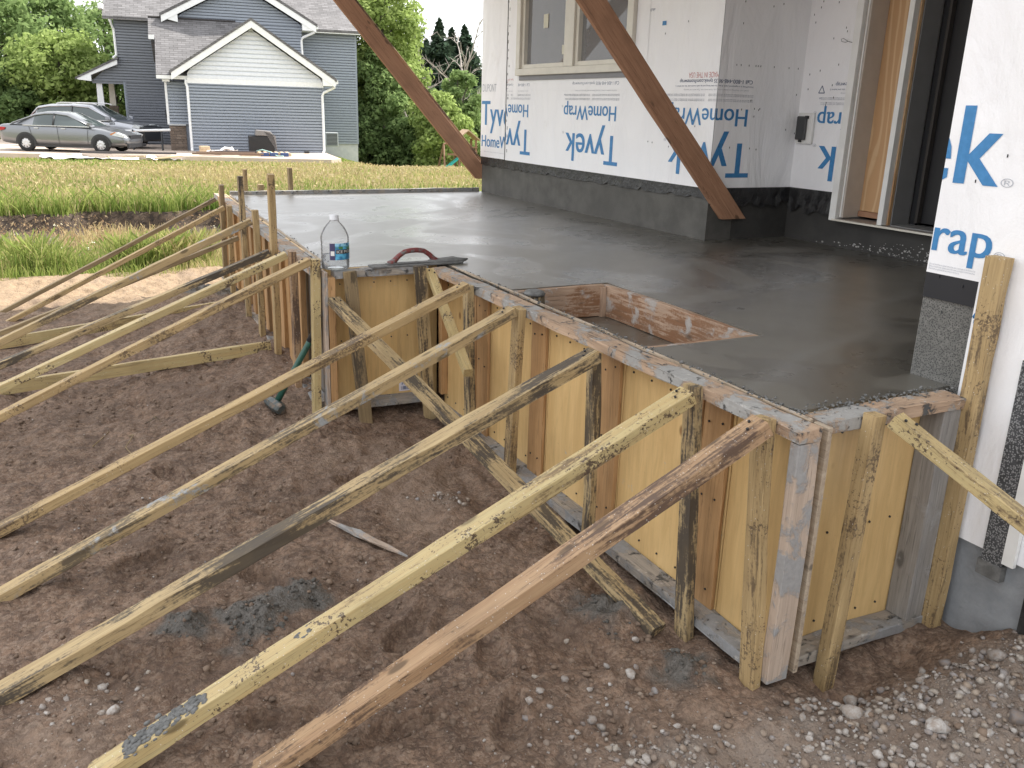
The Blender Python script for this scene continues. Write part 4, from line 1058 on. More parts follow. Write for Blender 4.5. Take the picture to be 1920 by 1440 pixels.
def brace_lump(br_, t0, t1, n, seed, rmax, name='mortar_lump'):
    r = np.random.default_rng(seed); V = []; F_ = []; K = len(ICO1)
    for i in range(n):
        t = r.uniform(t0, t1); q = r.uniform(.3, 1) * rmax; c_ = np.array([t, r.normal(0, .016), .0255 + r.uniform(-.3, .5) * q])
        V.append(ICO1 * q * (1 + r.normal(0, .1, (K, 1))) * np.array([1.4, 1, .7]) + c_); F_.append(ICOF1 + i * K)
    return link(name, np_mesh(name, np.concatenate(V), np.concatenate(F_)), M['mortar'], br_)
brace_lump(b4_, .20, .44, 240, 3, .010); brace_lump(b4_, .72, .77, 14, 4, .008)
for st_ in [o for o in COL.objects if o.get('category') == 'brace']:                 # a screw through every brace end
    L_ = max(v.co.x for v in st_.data.vertices); d_ = max(v.co.z for v in st_.data.vertices); mb = MB()
    for dx, dy in ((.03, .012), (.055, -.014)): mb.tube([(L_ - dx, dy, d_ - .002), (L_ - dx, dy, d_ + .003)], .0048, 6)
    q_ = mb.build('screw_heads', M['blackplastic'], st_); q_['kind'] = 'stuff'
# splintered stake on the dirt
sh = stick_mesh('wood_splinter', .50, .034, .016, seed=77, rough=.0025, bow=.01, n=10)
for v in sh.vertices:
    t = v.co.x / .50; k = max(.12, min(1, t / .35)) * (1 if t < .62 else max(.08, (1 - t) / .38)); v.co.y *= k; v.co.z *= .4 + .6 * k
o = link('wood_splinter', sh, W['pale']); z0 = gz(-3.46, .89) + .02; o.location = (-3.46, .89, z0)
o.rotation_euler = Vector((.45, .22, gz(-3.01, 1.11) + .016 - z0)).to_track_quat('X', 'Z').to_euler(); tag(o, 'broken pointed wood splinter lying on the dirt', 'wood splinter')
# nails
mb = MB()
def twig(pts, lab, r0=.004):
    P = [(x, y, gz(x, y) + .006 + dz) for x, y, dz in pts]; o = MB().tube(P, [r0 * (1 - .6 * i / len(P)) for i in range(len(P))], 6).build('twig', W['dark'], None, True); tag(o, lab, 'twig', 'dry twigs on the dirt')
twig([(-4.80, .02, 0), (-4.86, .06, .01), (-4.98, .10, .0), (-5.14, .15, .004)], 'thin straight twig on the dirt between the braces')
twig([(-4.84, .20, 0), (-4.76, .22, .02), (-4.62, .17, .01), (-4.52, .20, .0), (-4.42, .16, .0)], 'curly twig on the dirt nearest the long braces')
twig([(-5.05, .30, 0), (-4.98, .36, .03), (-4.95, .34, .05), (-4.90, .38, .02)], 'small forked twig sticking up beside the ground board', .003)

# ------------------------------------------------------------------ bottle, float, sledge
bt = empty('water_bottle', (-4.742, 1.337, .001)); tag(bt, 'large clear plastic water bottle with a blue label standing on the form corner', 'bottle')
R0 = .077
prof = [(.001, .004), (R0 * .72, .0), (R0 * .95, .006), (R0, .022), (R0 * .985, .03), (R0, .04)]
for i in range(5): prof += [(R0, .046 + i * .022), (R0 * .975, .055 + i * .022), (R0, .064 + i * .022)]
prof += [(R0, .178), (R0 * .93, .196), (R0 * .72, .228), (R0 * .46, .252), (.026, .262), (.022, .268), (.022, .274)]
b0 = MB().lathe(prof, 36).build('body', M['bottle'], bt, True)
def water_mat():
    return M['water']
MB().lathe([(.001, .006), (R0 * .70, .004), (R0 * .92, .010), (R0 * .955, .03), (R0 * .955, .078), (.001, .078)], 32).build('water', water_mat(), bt, True)
cp = MB().lathe([(.001, .296), (.022, .296), (.0245, .293), (.0245, .276), (.0265, .274), (.0265, .268), (.0, .268)], 28).build('cap', plain('white_cap', (.62, .63, .65), .4), bt, True)
vd = math.atan2(-1.337, 4.742)                    # towards the viewer's side
def label_mat():
    t = NT('bottle_label'); p = t.coords('Object', rnd=False); n = t.noise(p, 28, 4, .6)
    sep = t.n.new('ShaderNodeSeparateXYZ'); t.l.new(p, sep.inputs[0])
    c = t.mix(t.rng(n, .42, .58), (.03, .17, .34), (.10, .42, .66)); zz = sep.outputs['Z']
    c = t.mix(t.math('MULTIPLY', t.rng(zz, .128, .140), t.rng(n, .42, .52)), c, (.30, .60, .78))
    c = t.mix(t.math('MULTIPLY', t.rng(t.math('ABSOLUTE', t.math('SUBTRACT', zz, .122)), .014, .006), t.rng(t.noise(p, 40, 3), .46, .54)), c, (.06, .20, .03))
    return t.out(c, .35)
def arc_label(name, a0, a1, z0, z1, rr, mat, parent=bt):
    n = 14; vs = []; 
    for i in range(n + 1):
        a = vd + a0 + (a1 - a0) * i / n; vs += [(rr * math.cos(a), rr * math.sin(a), z0), (rr * math.cos(a), rr * math.sin(a), z1)]
    return MB().add(vs, [(2 * i, 2 * i + 2, 2 * i + 3, 2 * i + 1) for i in range(n)]).build(name, mat, parent, True, fixn=False)
lb1 = arc_label('label', R(0), R(90), .060, .150, R0 * 1.008, label_mat())
lb2 = arc_label('label', R(-22), R(0), .060, .150, R0 * 1.008, plain('label_purple', (.05, .045, .12), .4))
arc_label('price_patch', R(-18), R(-3), .083, .108, R0 * 1.013, M['white'], lb2)
MBb = MB(); 
def curved_text(body, a0, z0, h, rr, mat, parent, span):
    bm = text_bm(body, 0); b = bbox(bm); k = span / (b[1] - b[0])
    for v in bm.verts:
        a = vd + a0 + (v.co.x - b[0]) * k; v.co = (rr * math.cos(a), rr * math.sin(a), z0 + (v.co.y - b[2]) / (b[3] - b[2]) * h)
    me = bpy.data.meshes.new('lettering'); bm.to_mesh(me); bm.free(); return link('lettering', me, mat, parent)
arc_label('name_band', R(3), R(89), .093, .116, R0 * 1.012, M['blackplastic'], lb1)
curved_text('ICE MOUNTAIN', R(7), .097, .015, R0 * 1.02, M['white'], lb1, R(125))
# float
fo = empty('hand_float', (-4.712, 1.80, .002)); fo.rotation_euler = (0, 0, R(3)); tag(fo, 'mortar caked hand float with a dark red arched handle lying on the form edge', 'float')
MB().box(-.046, .046, -.275, .285, .0, .012).build('blade', M['mortar'], fo, bevel=.003)
hpts = [(0, -.165, .014), (0, -.135, .030), (0, -.105, .058), (0, -.07, .080), (0, -.03, .086), (0, .01, .086), (0, .05, .080), (0, .085, .058), (0, .11, .032), (0, .13, .014)]
hm = NT('red_handle'); hn = hm.noise(hm.coords('Object', rnd=False), 40, 6, .65); hm.out(hm.mix(hm.rng(hn, .48, .6), (.16, .028, .026), (.13, .125, .12)), .5)
MB().tube(hpts, [.020, .017, .0145, .014, .0145, .0145, .014, .0145, .017, .022], 12).build('handle', hm.m, fo, True)
MB().box(-.022, .022, -.18, .17, .0125, .020).build('bracket', M['mortar'], fo, bevel=.004)
v = ICO2 * np.array([.045, .14, .018]) * (1 + .5 * fbm(ICO2[:, 0] * 2.5, ICO2[:, 1] * 3.5, 13, 3))[:, None] + np.array([0, .20, .016])
link('mortar_lump', np_mesh('mortar_lump', v, ICOF2), M['mortar'], fo)
# sledge hammer
A_ = Vector((-4.845, .985, gz(-4.845, .985) + .045)); B_ = Vector((-4.757, 1.262, -.27))
sl = empty('sledge_hammer', tuple(A_)); tag(sl, 'sledge hammer with dark green handle leaning on the left form', 'hammer')
gm = NT('green_handle_paint'); gm.out(gm.mix(gm.rng(gm.noise(gm.coords('Object', rnd=False), 22, 6), .52, .7), (.022, .085, .062), (.012, .016, .016)), .35)
MB().tube([(0, 0, 0), tuple((B_ - A_) * .3), tuple((B_ - A_) * .7), tuple(B_ - A_)], [.019, .017, .018, .020], 12).build('handle', gm.m, sl, True)
MB().tube([tuple((B_ - A_) * .72), tuple((B_ - A_) * 1.0)], [.0215, .0225], 12).build('grip', M['blackplastic'], sl, True)
hx = Vector((.97, .22, -.06)).normalized()
hdm = NT('forged_steel'); hdm.out(hdm.mix(hdm.rng(hdm.noise(hdm.coords('Object', rnd=False), 30, 6), .45, .65), (.07, .085, .085), (.16, .12, .09)), .45, Metallic=.5)
hv = [tuple(hx * t) for t in (-.088, -.080, -.045, -.03, .03, .045, .080, .088)]
MB().tube(hv, [.024, .033, .034, .038, .038, .034, .033, .024], 8).build('head', hdm.m, sl, False)

# ------------------------------------------------------------------ far ground: driveway
EU = Vector((.14039505, .99009557, 0)); EV = Vector((-.99009557, .14039505, 0)); HROT = math.atan2(EU.y, EU.x)
RT = Vector((.46129505, .88724679, 0)); FW = Vector((-.88724679, .46129505, 0))
def HW(u, d, z): return EU * u + EV * d + Vector((0, 0, z))
ZD = -1.135
mb = MB(); poly = [(-40, 38.6), (-16, 37.4), (-1.2, 35.6), (1.6, 34.9), (4.6, 34.3), (5.05, 34.9), (5.0, 39.0), (-.3, 39.0), (-1.2, 44.5), (-3.5, 47.5), (-40, 47.5)]
P = [HW(u, d, 0) for u, d in poly]
mb.prism([(p.x, p.y) for p in P], 'z', -1.40, ZD)
dr = mb.build('driveway', M['drive'], None); tag(dr, kind='structure')

# ------------------------------------------------------------------ grey neighbour house
OH = Vector((2, 39, -1.2))
nh = empty('grey_house', tuple(HW(*OH)), HROT); tag(nh, 'grey blue sided two storey house with white gabled garage beyond the meadow', 'house')
def H(mb, name, mat, lab=None, kind=None, bevel=0.0, parent=None):
    o = mb.build(name, mat, None, False, bevel); o.parent = parent or nh
    o.matrix_local = Matrix.Translation(-OH) if parent is None else Matrix.Identity(4)
    if lab: o['label'] = lab
    if kind: o['kind'] = kind
    return o
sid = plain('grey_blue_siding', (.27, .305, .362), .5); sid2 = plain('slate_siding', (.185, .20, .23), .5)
gab = plain('pale_gable_siding', (.69, .72, .77), .5); hwt = plain('white_house_trim', (.78, .79, .80), .45)
def roof_mat():
    t = NT('asphalt_shingles'); p = t.coords('Object', rnd=False)
    mp = t.n.new('ShaderNodeMapping'); t.l.new(p, mp.inputs['Vector']); mp.inputs['Rotation'].default_value = (R(-90), 0, 0)
    br_ = t.n.new('ShaderNodeTexBrick'); t.l.new(mp.outputs[0], br_.inputs['Vector']); br_.inputs['Scale'].default_value = 1.0
    br_.inputs['Brick Width'].default_value = .32; br_.inputs['Row Height'].default_value = .085; br_.inputs['Mortar Size'].default_value = .008
    br_.inputs['Color1'].default_value = (.095, .092, .095, 1); br_.inputs['Color2'].default_value = (.175, .17, .175, 1); br_.inputs['Mortar'].default_value = (.05, .045, .042, 1)
    n = t.noise(p, 2.0, 5); c = t.mix(t.rng(n, .3, .7, 0, .35), br_.outputs['Color'], (.17, .165, .17))
    return t.out(c, .85, t.bump(br_.outputs['Fac'], -.02, .5))
rfm = roof_mat()
def siding(name, ul, ur, z0, z1, d, mat, course=.118, lab=None, lip=.06):
    """lapped boards: ul/ur give the left/right limits at a height"""
    mb = MB(); z = z0
    fl = ul if callable(ul) else (lambda q: ul); fr = ur if callable(ur) else (lambda q: ur)
    while z < z1 - 1e-4:
        t = min(z + course, z1); a0, b0, a1, b1 = fl(z), fr(z), fl(t), fr(t)
        if b0 - a0 < .02: break
        if b1 - a1 < .0: a1 = b1 = (a1 + b1) / 2
        gq = z + (t - z) * .66; k = .66; ag, bg = a0 + (a1 - a0) * k, b0 + (b1 - b0) * k
        mb.add([(a0, d - lip, z), (b0, d - lip, z), (bg, d - lip, gq), (ag, d - lip, gq), (ag, d + .012, gq), (bg, d + .012, gq), (b1, d + .012, t), (a1, d + .012, t), (a1, d - lip, t), (b1, d - lip, t)], [(0, 1, 2, 3), (3, 2, 5, 4), (4, 5, 6, 7), (7, 6, 9, 8)])
        z = t
    return H(mb, name, mat, lab, 'stuff')
lin = lambda z0, a0, z1, a1: (lambda z: a0 + (a1 - a0) * (z - z0) / (z1 - z0))
# garage
siding('wall', -.33, 4.92, -1.14, 1.49, 39.0, sid, lab='grey blue lapped siding of the garage wall')
H(MB().box(-.36, 4.98, 38.965, 39.02, 1.492, 1.695), 'band_board', hwt)
siding('gable_wall', lambda z: -.34 + max(0, z - 1.96) / .658, lambda z: 4.93 - max(0, z - 1.82) / .6615, 1.697, 3.72, 39.0, gab, .17, 'pale lapped gable over the garage', .03)
H(MB().box(-.33, 4.92, 39.05, 44.4, -1.4, 1.6).box(-1.16, -.34, 39.65, 44.4, -1.4, 1.55), 'garage_body', sid)
H(MB().box(-.40, -.335, 38.97, 39.05, -1.13, 1.49).box(4.925, 4.985, 38.97, 39.05, -1.13, 1.49), 'corner_board', sid)
H(MB().box(-.34, 4.92, 38.97, 39.06, -1.3, -1.145), 'kerb', M['farfound'])
def rake(pts, th, d0, d1, name='rake_board'):
    (u0, z0), (u1, z1) = pts
    return H(MB().prism([(u0, z0), (u1, z1), (u1, z1 - th), (u0, z0 - th)], 'y', d0, d1), name, hwt)
rake(((-.93, 1.87), (2.2, 3.93)), .27, 38.62, 38.72); rake(((2.2, 3.93), (5.42, 1.80)), .27, 38.62, 38.72)
H(MB().prism([(4.93, 1.57), (5.45, 1.57), (5.50, 1.72), (4.93, 2.02)], 'y', 38.63, 39.6), 'eave_return', hwt)
H(MB().box(5.42, 5.56, 38.66, 43.5, 1.66, 1.80), 'gutter', hwt)
H(MB().prism([(-1.0, 1.82), (2.2, 3.93), (5.5, 1.74), (5.5, 1.86), (2.2, 4.03), (-1.0, 1.93)], 'y', 38.6, 44.4), 'roof', rfm)
siding('wall', -1.15, -.405, -.10, 1.55, 39.6, sid, lab='narrow side panel of siding above the stone base')
H(MB().box(-1.24, -1.152, 39.55, 39.66, -.12, 1.55), 'corner_board', hwt)
rr = random.Random(8); mb = MB(); z = -1.2
while z < -.16:
    u = -1.18; h_ = rr.choice((.07, .10, .13))
    while u < -.56:
        w_ = rr.uniform(.12, .30); mb.box(u, min(u + w_, -.55), 39.50 + rr.uniform(0, .035), 39.62, z, min(z + h_, -.15) - .008); u += w_ + .008
    z += h_
stm = stone_mat('dark_ledge_stone', [(.055, .05, .05), (.09, .075, .068), (.12, .10, .09), (.04, .04, .042), (.16, .14, .125)])
def tone_faces(o, seed=0):
    me = o.data; a = me.attributes.new('tone', 'FLOAT', 'POINT'); n = len(me.vertices); r = np.random.default_rng(seed)
    a.data.foreach_set('value', np.repeat(r.random(n // 8 + 1), 8)[:n].astype(np.float32)); return o
tone_faces(H(mb, 'stone_base', stm, 'dark ledge stone base at the garage corner', 'stuff'), 3)
H(MB().box(-1.20, -.54, 39.46, 39.63, -.148, -.09), 'stone_cap', M['farfound'])
H(MB().box(-1.50, -.28, 39.02, 39.16, 1.63, 1.765), 'gutter', hwt)
H(MB().box(-1.30, -1.02, 39.2, 39.6, 1.53, 1.62), 'eave_return', hwt)
H(MB().add([(-1.50, 39.05, 1.78), (2.2, 39.05, 1.78), (2.2, 42.1, 4.10), (-1.74, 42.1, 4.10), (-1.74, 41.0, 3.264), (-1.50, 41.0, 3.264)], [(0, 1, 2, 3, 4, 5)])
  .add([(-1.50, 39.05, 1.70), (-1.50, 39.05, 1.78), (-1.50, 41.0, 3.264), (-1.50, 41.0, 3.18)], [(0, 1, 2, 3)]).add([(-1.74, 42.1, 4.10), (2.2, 42.1, 4.10), (2.2, 44.4, 2.4), (-1.74, 44.4, 2.4)], [(0, 1, 2, 3)]), 'roof', rfm)
H(MB().tube([(-1.74, 42.08, 4.12), (1.75, 42.08, 4.12)], .035, 6), 'ridge_cap', plain('ridge_dark', (.05, .045, .045), .8))
H(MB().box(-1.74, -1.52, 40.94, 41.1, 3.18, 3.35), 'eave_return', hwt)
H(MB().box(-1.62, -1.54, 41.0, 41.1, 3.08, 3.175), 'lamp', M['blackplastic'])
# downspouts
def spout(pts, r_=.052): return H(MB().tube(pts, r_, 6), 'downspout', hwt)
spout([(-.40, 39.0, 1.62), (-.42, 38.98, 1.50), (-.37, 38.93, 1.35), (-.37, 38.93, -1.02), (-.37, 38.85, -1.12)])
spout([(5.44, 38.85, 1.66), (5.42, 38.85, 1.52), (4.98, 38.90, 1.30), (4.92, 38.92, 1.18), (4.92, 38.92, -1.02), (4.86, 38.80, -1.13)])
# two storey body
DM = 44.6
def wl_(z): return -3.05 if z < 1.55 else -3.27
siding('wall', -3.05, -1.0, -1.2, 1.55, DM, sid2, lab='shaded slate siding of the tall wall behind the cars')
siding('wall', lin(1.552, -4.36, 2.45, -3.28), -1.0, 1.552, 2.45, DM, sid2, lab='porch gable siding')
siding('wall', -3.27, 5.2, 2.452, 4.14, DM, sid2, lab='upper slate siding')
H(MB().box(-3.04, 7.1, DM + .05, 54, -1.5, 1.5).box(-3.25, 7.1, DM + .05, 54, 1.5, 4.3), 'house_body', sid2)
H(MB().box(-3.10, -2.98, DM - .03, DM + .05, -1.2, 1.55), 'corner_board', sid)
H(MB().prism([(-4.95, 1.63), (-3.25, 2.50), (-3.25, 2.26), (-4.36, 1.78), (-4.36, 1.52), (-4.9, 1.57)], 'y', DM - .35, DM - .02), 'rake_board', hwt)
H(MB().prism([(-5.0, 1.66), (-3.2, 2.58), (-3.2, 2.48), (-5.0, 1.58)], 'y', DM - .38, 52), 'roof', rfm)
H(MB().box(-4.36, -3.06, DM, DM + .2, 1.44, 1.55), 'porch_beam', sid2)
H(MB().prism([(-4.24, .42), (-3.97, .42), (-4.00, 1.50), (-4.22, 1.50)], 'y', DM + .1, DM + .38), 'porch_post', hwt)
H(MB().prism([(-3.96, .42), (-3.68, .42), (-3.71, 1.48), (-3.93, 1.48)], 'y', DM + 2.6, DM + 2.88), 'porch_post', M['trim'])
mb = MB(); z = -1.3
while z < .40:
    for (u0, u1, d0) in ((-4.32, -3.92, DM), (-3.99, -3.60, DM + 2.5)):
        u = u0; h_ = .12
        while u < u1: w_ = rr.uniform(.12, .26); mb.box(u, min(u + w_, u1), d0 + rr.uniform(0, .03), d0 + .45, z, z + h_ - .01); u += w_ + .008
    z += .12
tone_faces(H(mb, 'porch_pier', stm, 'dark stone piers under the porch posts', 'stuff'), 5)
H(MB().box(-3.62, -1.80, DM - .42, DM - .30, 4.10, 4.235), 'gutter', hwt)
spout([(-3.36, DM - .36, 4.1), (-3.34, DM - .2, 3.9), (-3.28, DM - .05, 3.7), (-3.27, DM - .05, 2.66), (-3.42, DM - .12, 2.52)])
H(MB().prism([(DM - .45, 4.22), (50.0, 7.9), (55.5, 4.22), (55.5, 4.1), (50.0, 7.76), (DM - .45, 4.10)], 'x', -3.66, 7.45), 'roof', rfm)
H(MB().box(-3.8, -3.62, DM - .4, DM + .4, 4.50, 4.72), 'eave_return', hwt)
# upper cross gable
DG = 42.2
siding('wall', -.56, 4.52, 2.4, 4.08, DG, sid); 
siding('wall', lambda z: -.56 + max(0, z - 4.24) / .528, lambda z: 4.52 - max(0, z - 4.14) / .567, 4.082, 5.70, DG, sid, lab='blue siding of the upper gable')
H(MB().box(-.55, 4.51, DG + .05, 47, 2.0, 4.1), 'gable_body', sid)
rake(((-1.22, 4.19), (1.98, 5.88)), .27, DG - .4, DG - .3); rake(((1.98, 5.88), (5.12, 4.10)), .27, DG - .4, DG - .3)
H(MB().prism([(4.53, 3.90), (5.05, 3.90), (5.14, 4.02), (4.53, 4.36)], 'y', DG - .38, DG + .6), 'eave_return', hwt)
H(MB().prism([(-.57, 3.95), (-1.15, 4.08), (-1.2, 4.19), (-.57, 4.52)], 'y', DG - .38, DG + .6), 'eave_return', hwt)
H(MB().box(5.06, 5.22, DG - .38, DG + 2, 3.98, 4.12), 'gutter', hwt)
H(MB().prism([(-1.28, 4.14), (1.98, 5.88), (5.18, 4.06), (5.18, 4.18), (1.98, 6.0), (-1.28, 4.26)], 'y', DG - .42, 50), 'roof', rfm)
spout([(5.10, DG - .3, 3.98), (5.04, DG - .3, 3.84), (4.56, DG - .1, 3.62), (4.50, DG - .05, 3.5), (4.52, DG - .05, 2.3)])
# right wing
DR = 43.6
siding('wall', 4.6, 7.12, -.94, 3.98, DR, sid, lab='grey blue siding of the right wing')
H(MB().box(4.6, 7.12, DR + .05, DM + .02, -1, 4.1), 'wing_body', sid)
H(MB().box(7.06, 7.16, DR - .03, DR + .06, -.94, 3.98), 'corner_board', sid)
H(MB().box(4.6, 7.13, DR + .01, 52, -2.9, -.945), 'foundation', M['farfound'])
H(MB().box(5.22, 7.35, DR - .48, DR - .36, 3.93, 4.06), 'gutter', hwt)
H(MB().prism([(DR - .5, 4.08), (DM + .3, 4.82), (DM + .3, 4.7), (DR - .5, 3.97)], 'x', 4.9, 7.45), 'roof', rfm)
H(MB().box(-1.45, -1.33, DM - .12, DM - .02, .05, .40), 'lamp', M['blackplastic'])

# things by the garage
def hplace(o, u, d, z, rot=0.0): o.location = tuple(HW(u, d, z)); o.rotation_euler = (0, 0, HROT + rot)
gr = empty('covered_grill'); hplace(gr, 2.30, 37.9, ZD); tag(gr, 'barbecue grill under a black cover with a grey cap by the garage wall', 'grill')
mb = MB(); cov = []
for z, k, n_ in ((0, .97, 0), (.25, 1.0, 1), (.5, 1.0, 2), (.70, .98, 3)):
    for a, b in ((-.5, -.3), (.5, -.3), (.5, .3), (-.5, .3)): cov.append((a * k + .012 * rr.uniform(-1, 1), b * k, z + .02 * rr.uniform(-1, 1)))
mb.add(cov, [(i * 4 + k, i * 4 + (k + 1) % 4, i * 4 + 4 + (k + 1) % 4, i * 4 + 4 + k) for i in range(3) for k in range(4)] + [(12, 13, 14, 15)])
mb.build('cover', plain('black_grill_cover', (.012, .012, .014), .6), gr, bevel=.02)
MB().prism([(-.25, .715), (.52, .70), (.54, .45), (.50, .66), (.36, .88), (.10, .91), (-.2, .93)], 'y', -.31, .31).build('cap_cover', plain('grey_grill_cap', (.20, .19, .19), .7), gr, bevel=.02)
ac = empty('air_conditioner'); hplace(ac, 5.55, 41.3, -.95); tag(ac, 'small grey air conditioner unit by the right wing of the grey house', 'air conditioner')
MB().box(-.28, .28, -.25, .25, 0, .60).build('case', plain('ac_case', (.32, .34, .35), .5), ac, bevel=.02)
mb = MB()
for i in range(9): mb.box(-.24, .24, -.262, -.252, .05 + i * .058, .085 + i * .058)
gl_ = mb.build('louvres', plain('ac_dark', (.05, .055, .06), .5), ac); gl_['kind'] = 'stuff'
# building waste in front of the garage
pls = plain('white_sheeting', (.74, .74, .75), .45)
def crumple(name, w, l, h, seed, mat):
    n = 18; x, y = np.meshgrid(np.linspace(-w / 2, w / 2, n), np.linspace(-l / 2, l / 2, n), indexing='ij')
    z = h * np.clip(.35 + 1.6 * fbm(x * 2.2 + seed, y * 3.1, seed, 4), 0, 2); x = x + .06 * fbm(x * 3, y * 3, seed + 4, 2); y = y + .12 * fbm(x * 2, y * 2, seed + 6, 2)
    i = np.arange(n * n).reshape(n, n); me = np_mesh(name, np.stack([x, y, z], -1).reshape(-1, 3), np.stack([i[:-1, :-1], i[1:, :-1], i[1:, 1:], i[:-1, 1:]], -1).reshape(-1, 4))
    return link(name, me, mat)
for u, d, w_, l_, h_, sd_, lb in ((-4.75, 35.7, 1.3, .9, .13, 3, 'crumpled white sheeting at the left end of the waste boards'), (-3.2, 35.6, 2.0, .6, .07, 5, 'long strip of white sheeting on the grass edge'),
                                   (-1.30, 35.2, 1.2, .6, .12, 9, 'white sheeting heap at the right end of the long pipes')):
    o = crumple('plastic_sheet', w_, l_, h_, sd_, pls); hplace(o, u, d, gz(*HW(u, d, 0)[:2]) + .05 if d < 35.9 else ZD); tag(o, lb, 'plastic sheet', 'white sheets beside the driveway')
dk = plain('dark_trim_length', (.055, .045, .045), .5); wd = plain('scrap_board', (.52, .40, .26), .7); bw = plain('brown_length', (.17, .11, .075), .6)
def bar(name, u0, d0, u1, d1, z, w_, h_, mat, lab, cat, grp, tilt=0):
    a, b = HW(u0, d0, z), HW(u1, d1, z + tilt); o = MB().box(0, (b - a).length, -w_ / 2, w_ / 2, 0, h_).build(name, mat, None, bevel=.004); o.location = a
    o.rotation_euler = (b - a).to_track_quat('X', 'Z').to_euler(); return tag(o, lab, cat, grp)
G_ = 'building waste in front of the garage'
for i, (u0, d0, u1, d1, m_, lb) in enumerate(((-4.2, 36.3, -1.1, 36.0, dk, 'long dark trim length behind the white sheeting, rear one'), (-4.15, 36.0, -.9, 35.7, dk, 'long dark trim length on top of the sheeting, front one'),
        (-.35, 35.55, 2.2, 35.35, bw, 'brown board lying on the edge of the pale apron'), (-.2, 35.9, 1.9, 35.7, bw, 'second brown board behind the first on the apron'), (.3, 36.3, 2.0, 36.1, dk, 'dark length among the scraps by the boxes'))):
    bar('trim_length', u0, d0, u1, d1, ZD + .03 + .02 * i, .10, .07, m_, lb, 'board', G_)
for i, (u0, d0, u1, d1, lb) in enumerate(((-3.15, 35.0, -3.14, 34.3, 'short pale stick standing out towards the grass below the sedan'), (-2.7, 35.2, -2.2, 34.4, 'pale stick slanting on the grass, left of two'),
        (-2.45, 35.2, -1.95, 34.7, 'pale stick slanting on the grass, right of two'), (-1.6, 34.5, -.7, 35.1, 'long pale stick lying towards the driveway corner'))):
    bar('scrap_stick', u0, d0, u1, d1, gz(*HW(u0, d0, 0)[:2]) + .12, .06, .05, wd, lb, 'stick', G_, .06)
for i, (u, d, w_, h_, m_, lb) in enumerate(((.12, 37.6, .42, .16, wd, 'tan cardboard box on the apron, lower one'), (.10, 37.6, .34, .12, wd, 'tan cardboard piece stacked on the box'), (.55, 37.3, .40, .14, pls, 'white box lid beside the cardboard'))):
    o = MB().box(-w_ / 2, w_ / 2, -.2, .2, 0, h_).build('box', m_, None, bevel=.01); hplace(o, u, d, ZD + (.162 if i == 1 else .002), .2 * i); tag(o, lb, 'box', G_)
for u, d, w_, l_, h_, sd_, lb in ((.95, 36.9, .8, .5, .26, 13, 'bundle of crumpled white wrap beside the pallet'), (.35, 36.4, .8, .4, .16, 17, 'flat white wrap scrap in front of the boxes')):
    o = crumple('plastic_sheet', w_, l_, h_, sd_, pls); hplace(o, u, d, ZD + .01); tag(o, lb, 'plastic sheet', G_)
pal = empty('pallet'); hplace(pal, 2.35, 36.6, ZD); tag(pal, 'wooden pallet lying flat in front of the grill', 'pallet')
for i in range(9): MB().box(-.9 + i * .21, -.78 + i * .21, -.5, .5, .10, .125).build('slat', wd, pal)
for k in (-.45, 0, .45): MB().box(-.92, .95, k - .05, k + .05, 0, .098).build('bearer', wd, pal)
for i, (u, lb) in enumerate(((2.28, 'blue crate in front of the pallet, left one'), (2.62, 'blue crate in front of the pallet, middle one'), (3.02, 'blue crate in front of the pallet, right one'))):
    o = MB().box(-.15, .15, -.1, .1, 0, .14).build('crate', plain('blue_crate', (.03, .06, .16), .5), None, bevel=.01); hplace(o, u, 35.95, ZD); tag(o, lb, 'crate', G_)
hz = MB().tube([HW(2.0, 36.2, ZD + .18), HW(2.2, 36.1, ZD + .24), HW(2.5, 36.0, ZD + .16), HW(2.75, 35.8, ZD + .02), HW(2.95, 35.6, ZD + .03)], .022, 6).build('hose', plain('pale_green_hose', (.38, .55, .50), .5), None, True); tag(hz, 'pale green hose coiled over the blue crates', 'hose')
dp = MB().tube([HW(-1.15, 39.2, -.32), HW(-2.9, 40.0, -.42)], .05, 8).build('white_pipe', hwt, None, True); tag(dp, 'white pipe lying across sawhorses by the stone base', 'pipe')
for u, lb in ((-1.5, 'sawhorse under the white pipe, right one'), (-2.6, 'sawhorse under the white pipe, left one')):
    o = MB().tube([(0, 0, .78), (0, -.25, 0)], .03, 6).tube([(0, 0, .78), (0, .25, 0)], .03, 6).tube([(0, -.16, .3), (0, .16, .3)], .02, 6).build('sawhorse', M['blackplastic'], None); hplace(o, u, 39.4 + (-1.5 - u) * .35, ZD); tag(o, lb, 'sawhorse', 'sawhorses by the garage')
sh_ = MB().box(-.1, .1, -.1, .1, 0, .10).build('drain_block', M['blackplastic'], None, bevel=.02); hplace(sh_, 4.15, 38.5, ZD); tag(sh_, 'small black block on the apron by the right downspout', 'block')
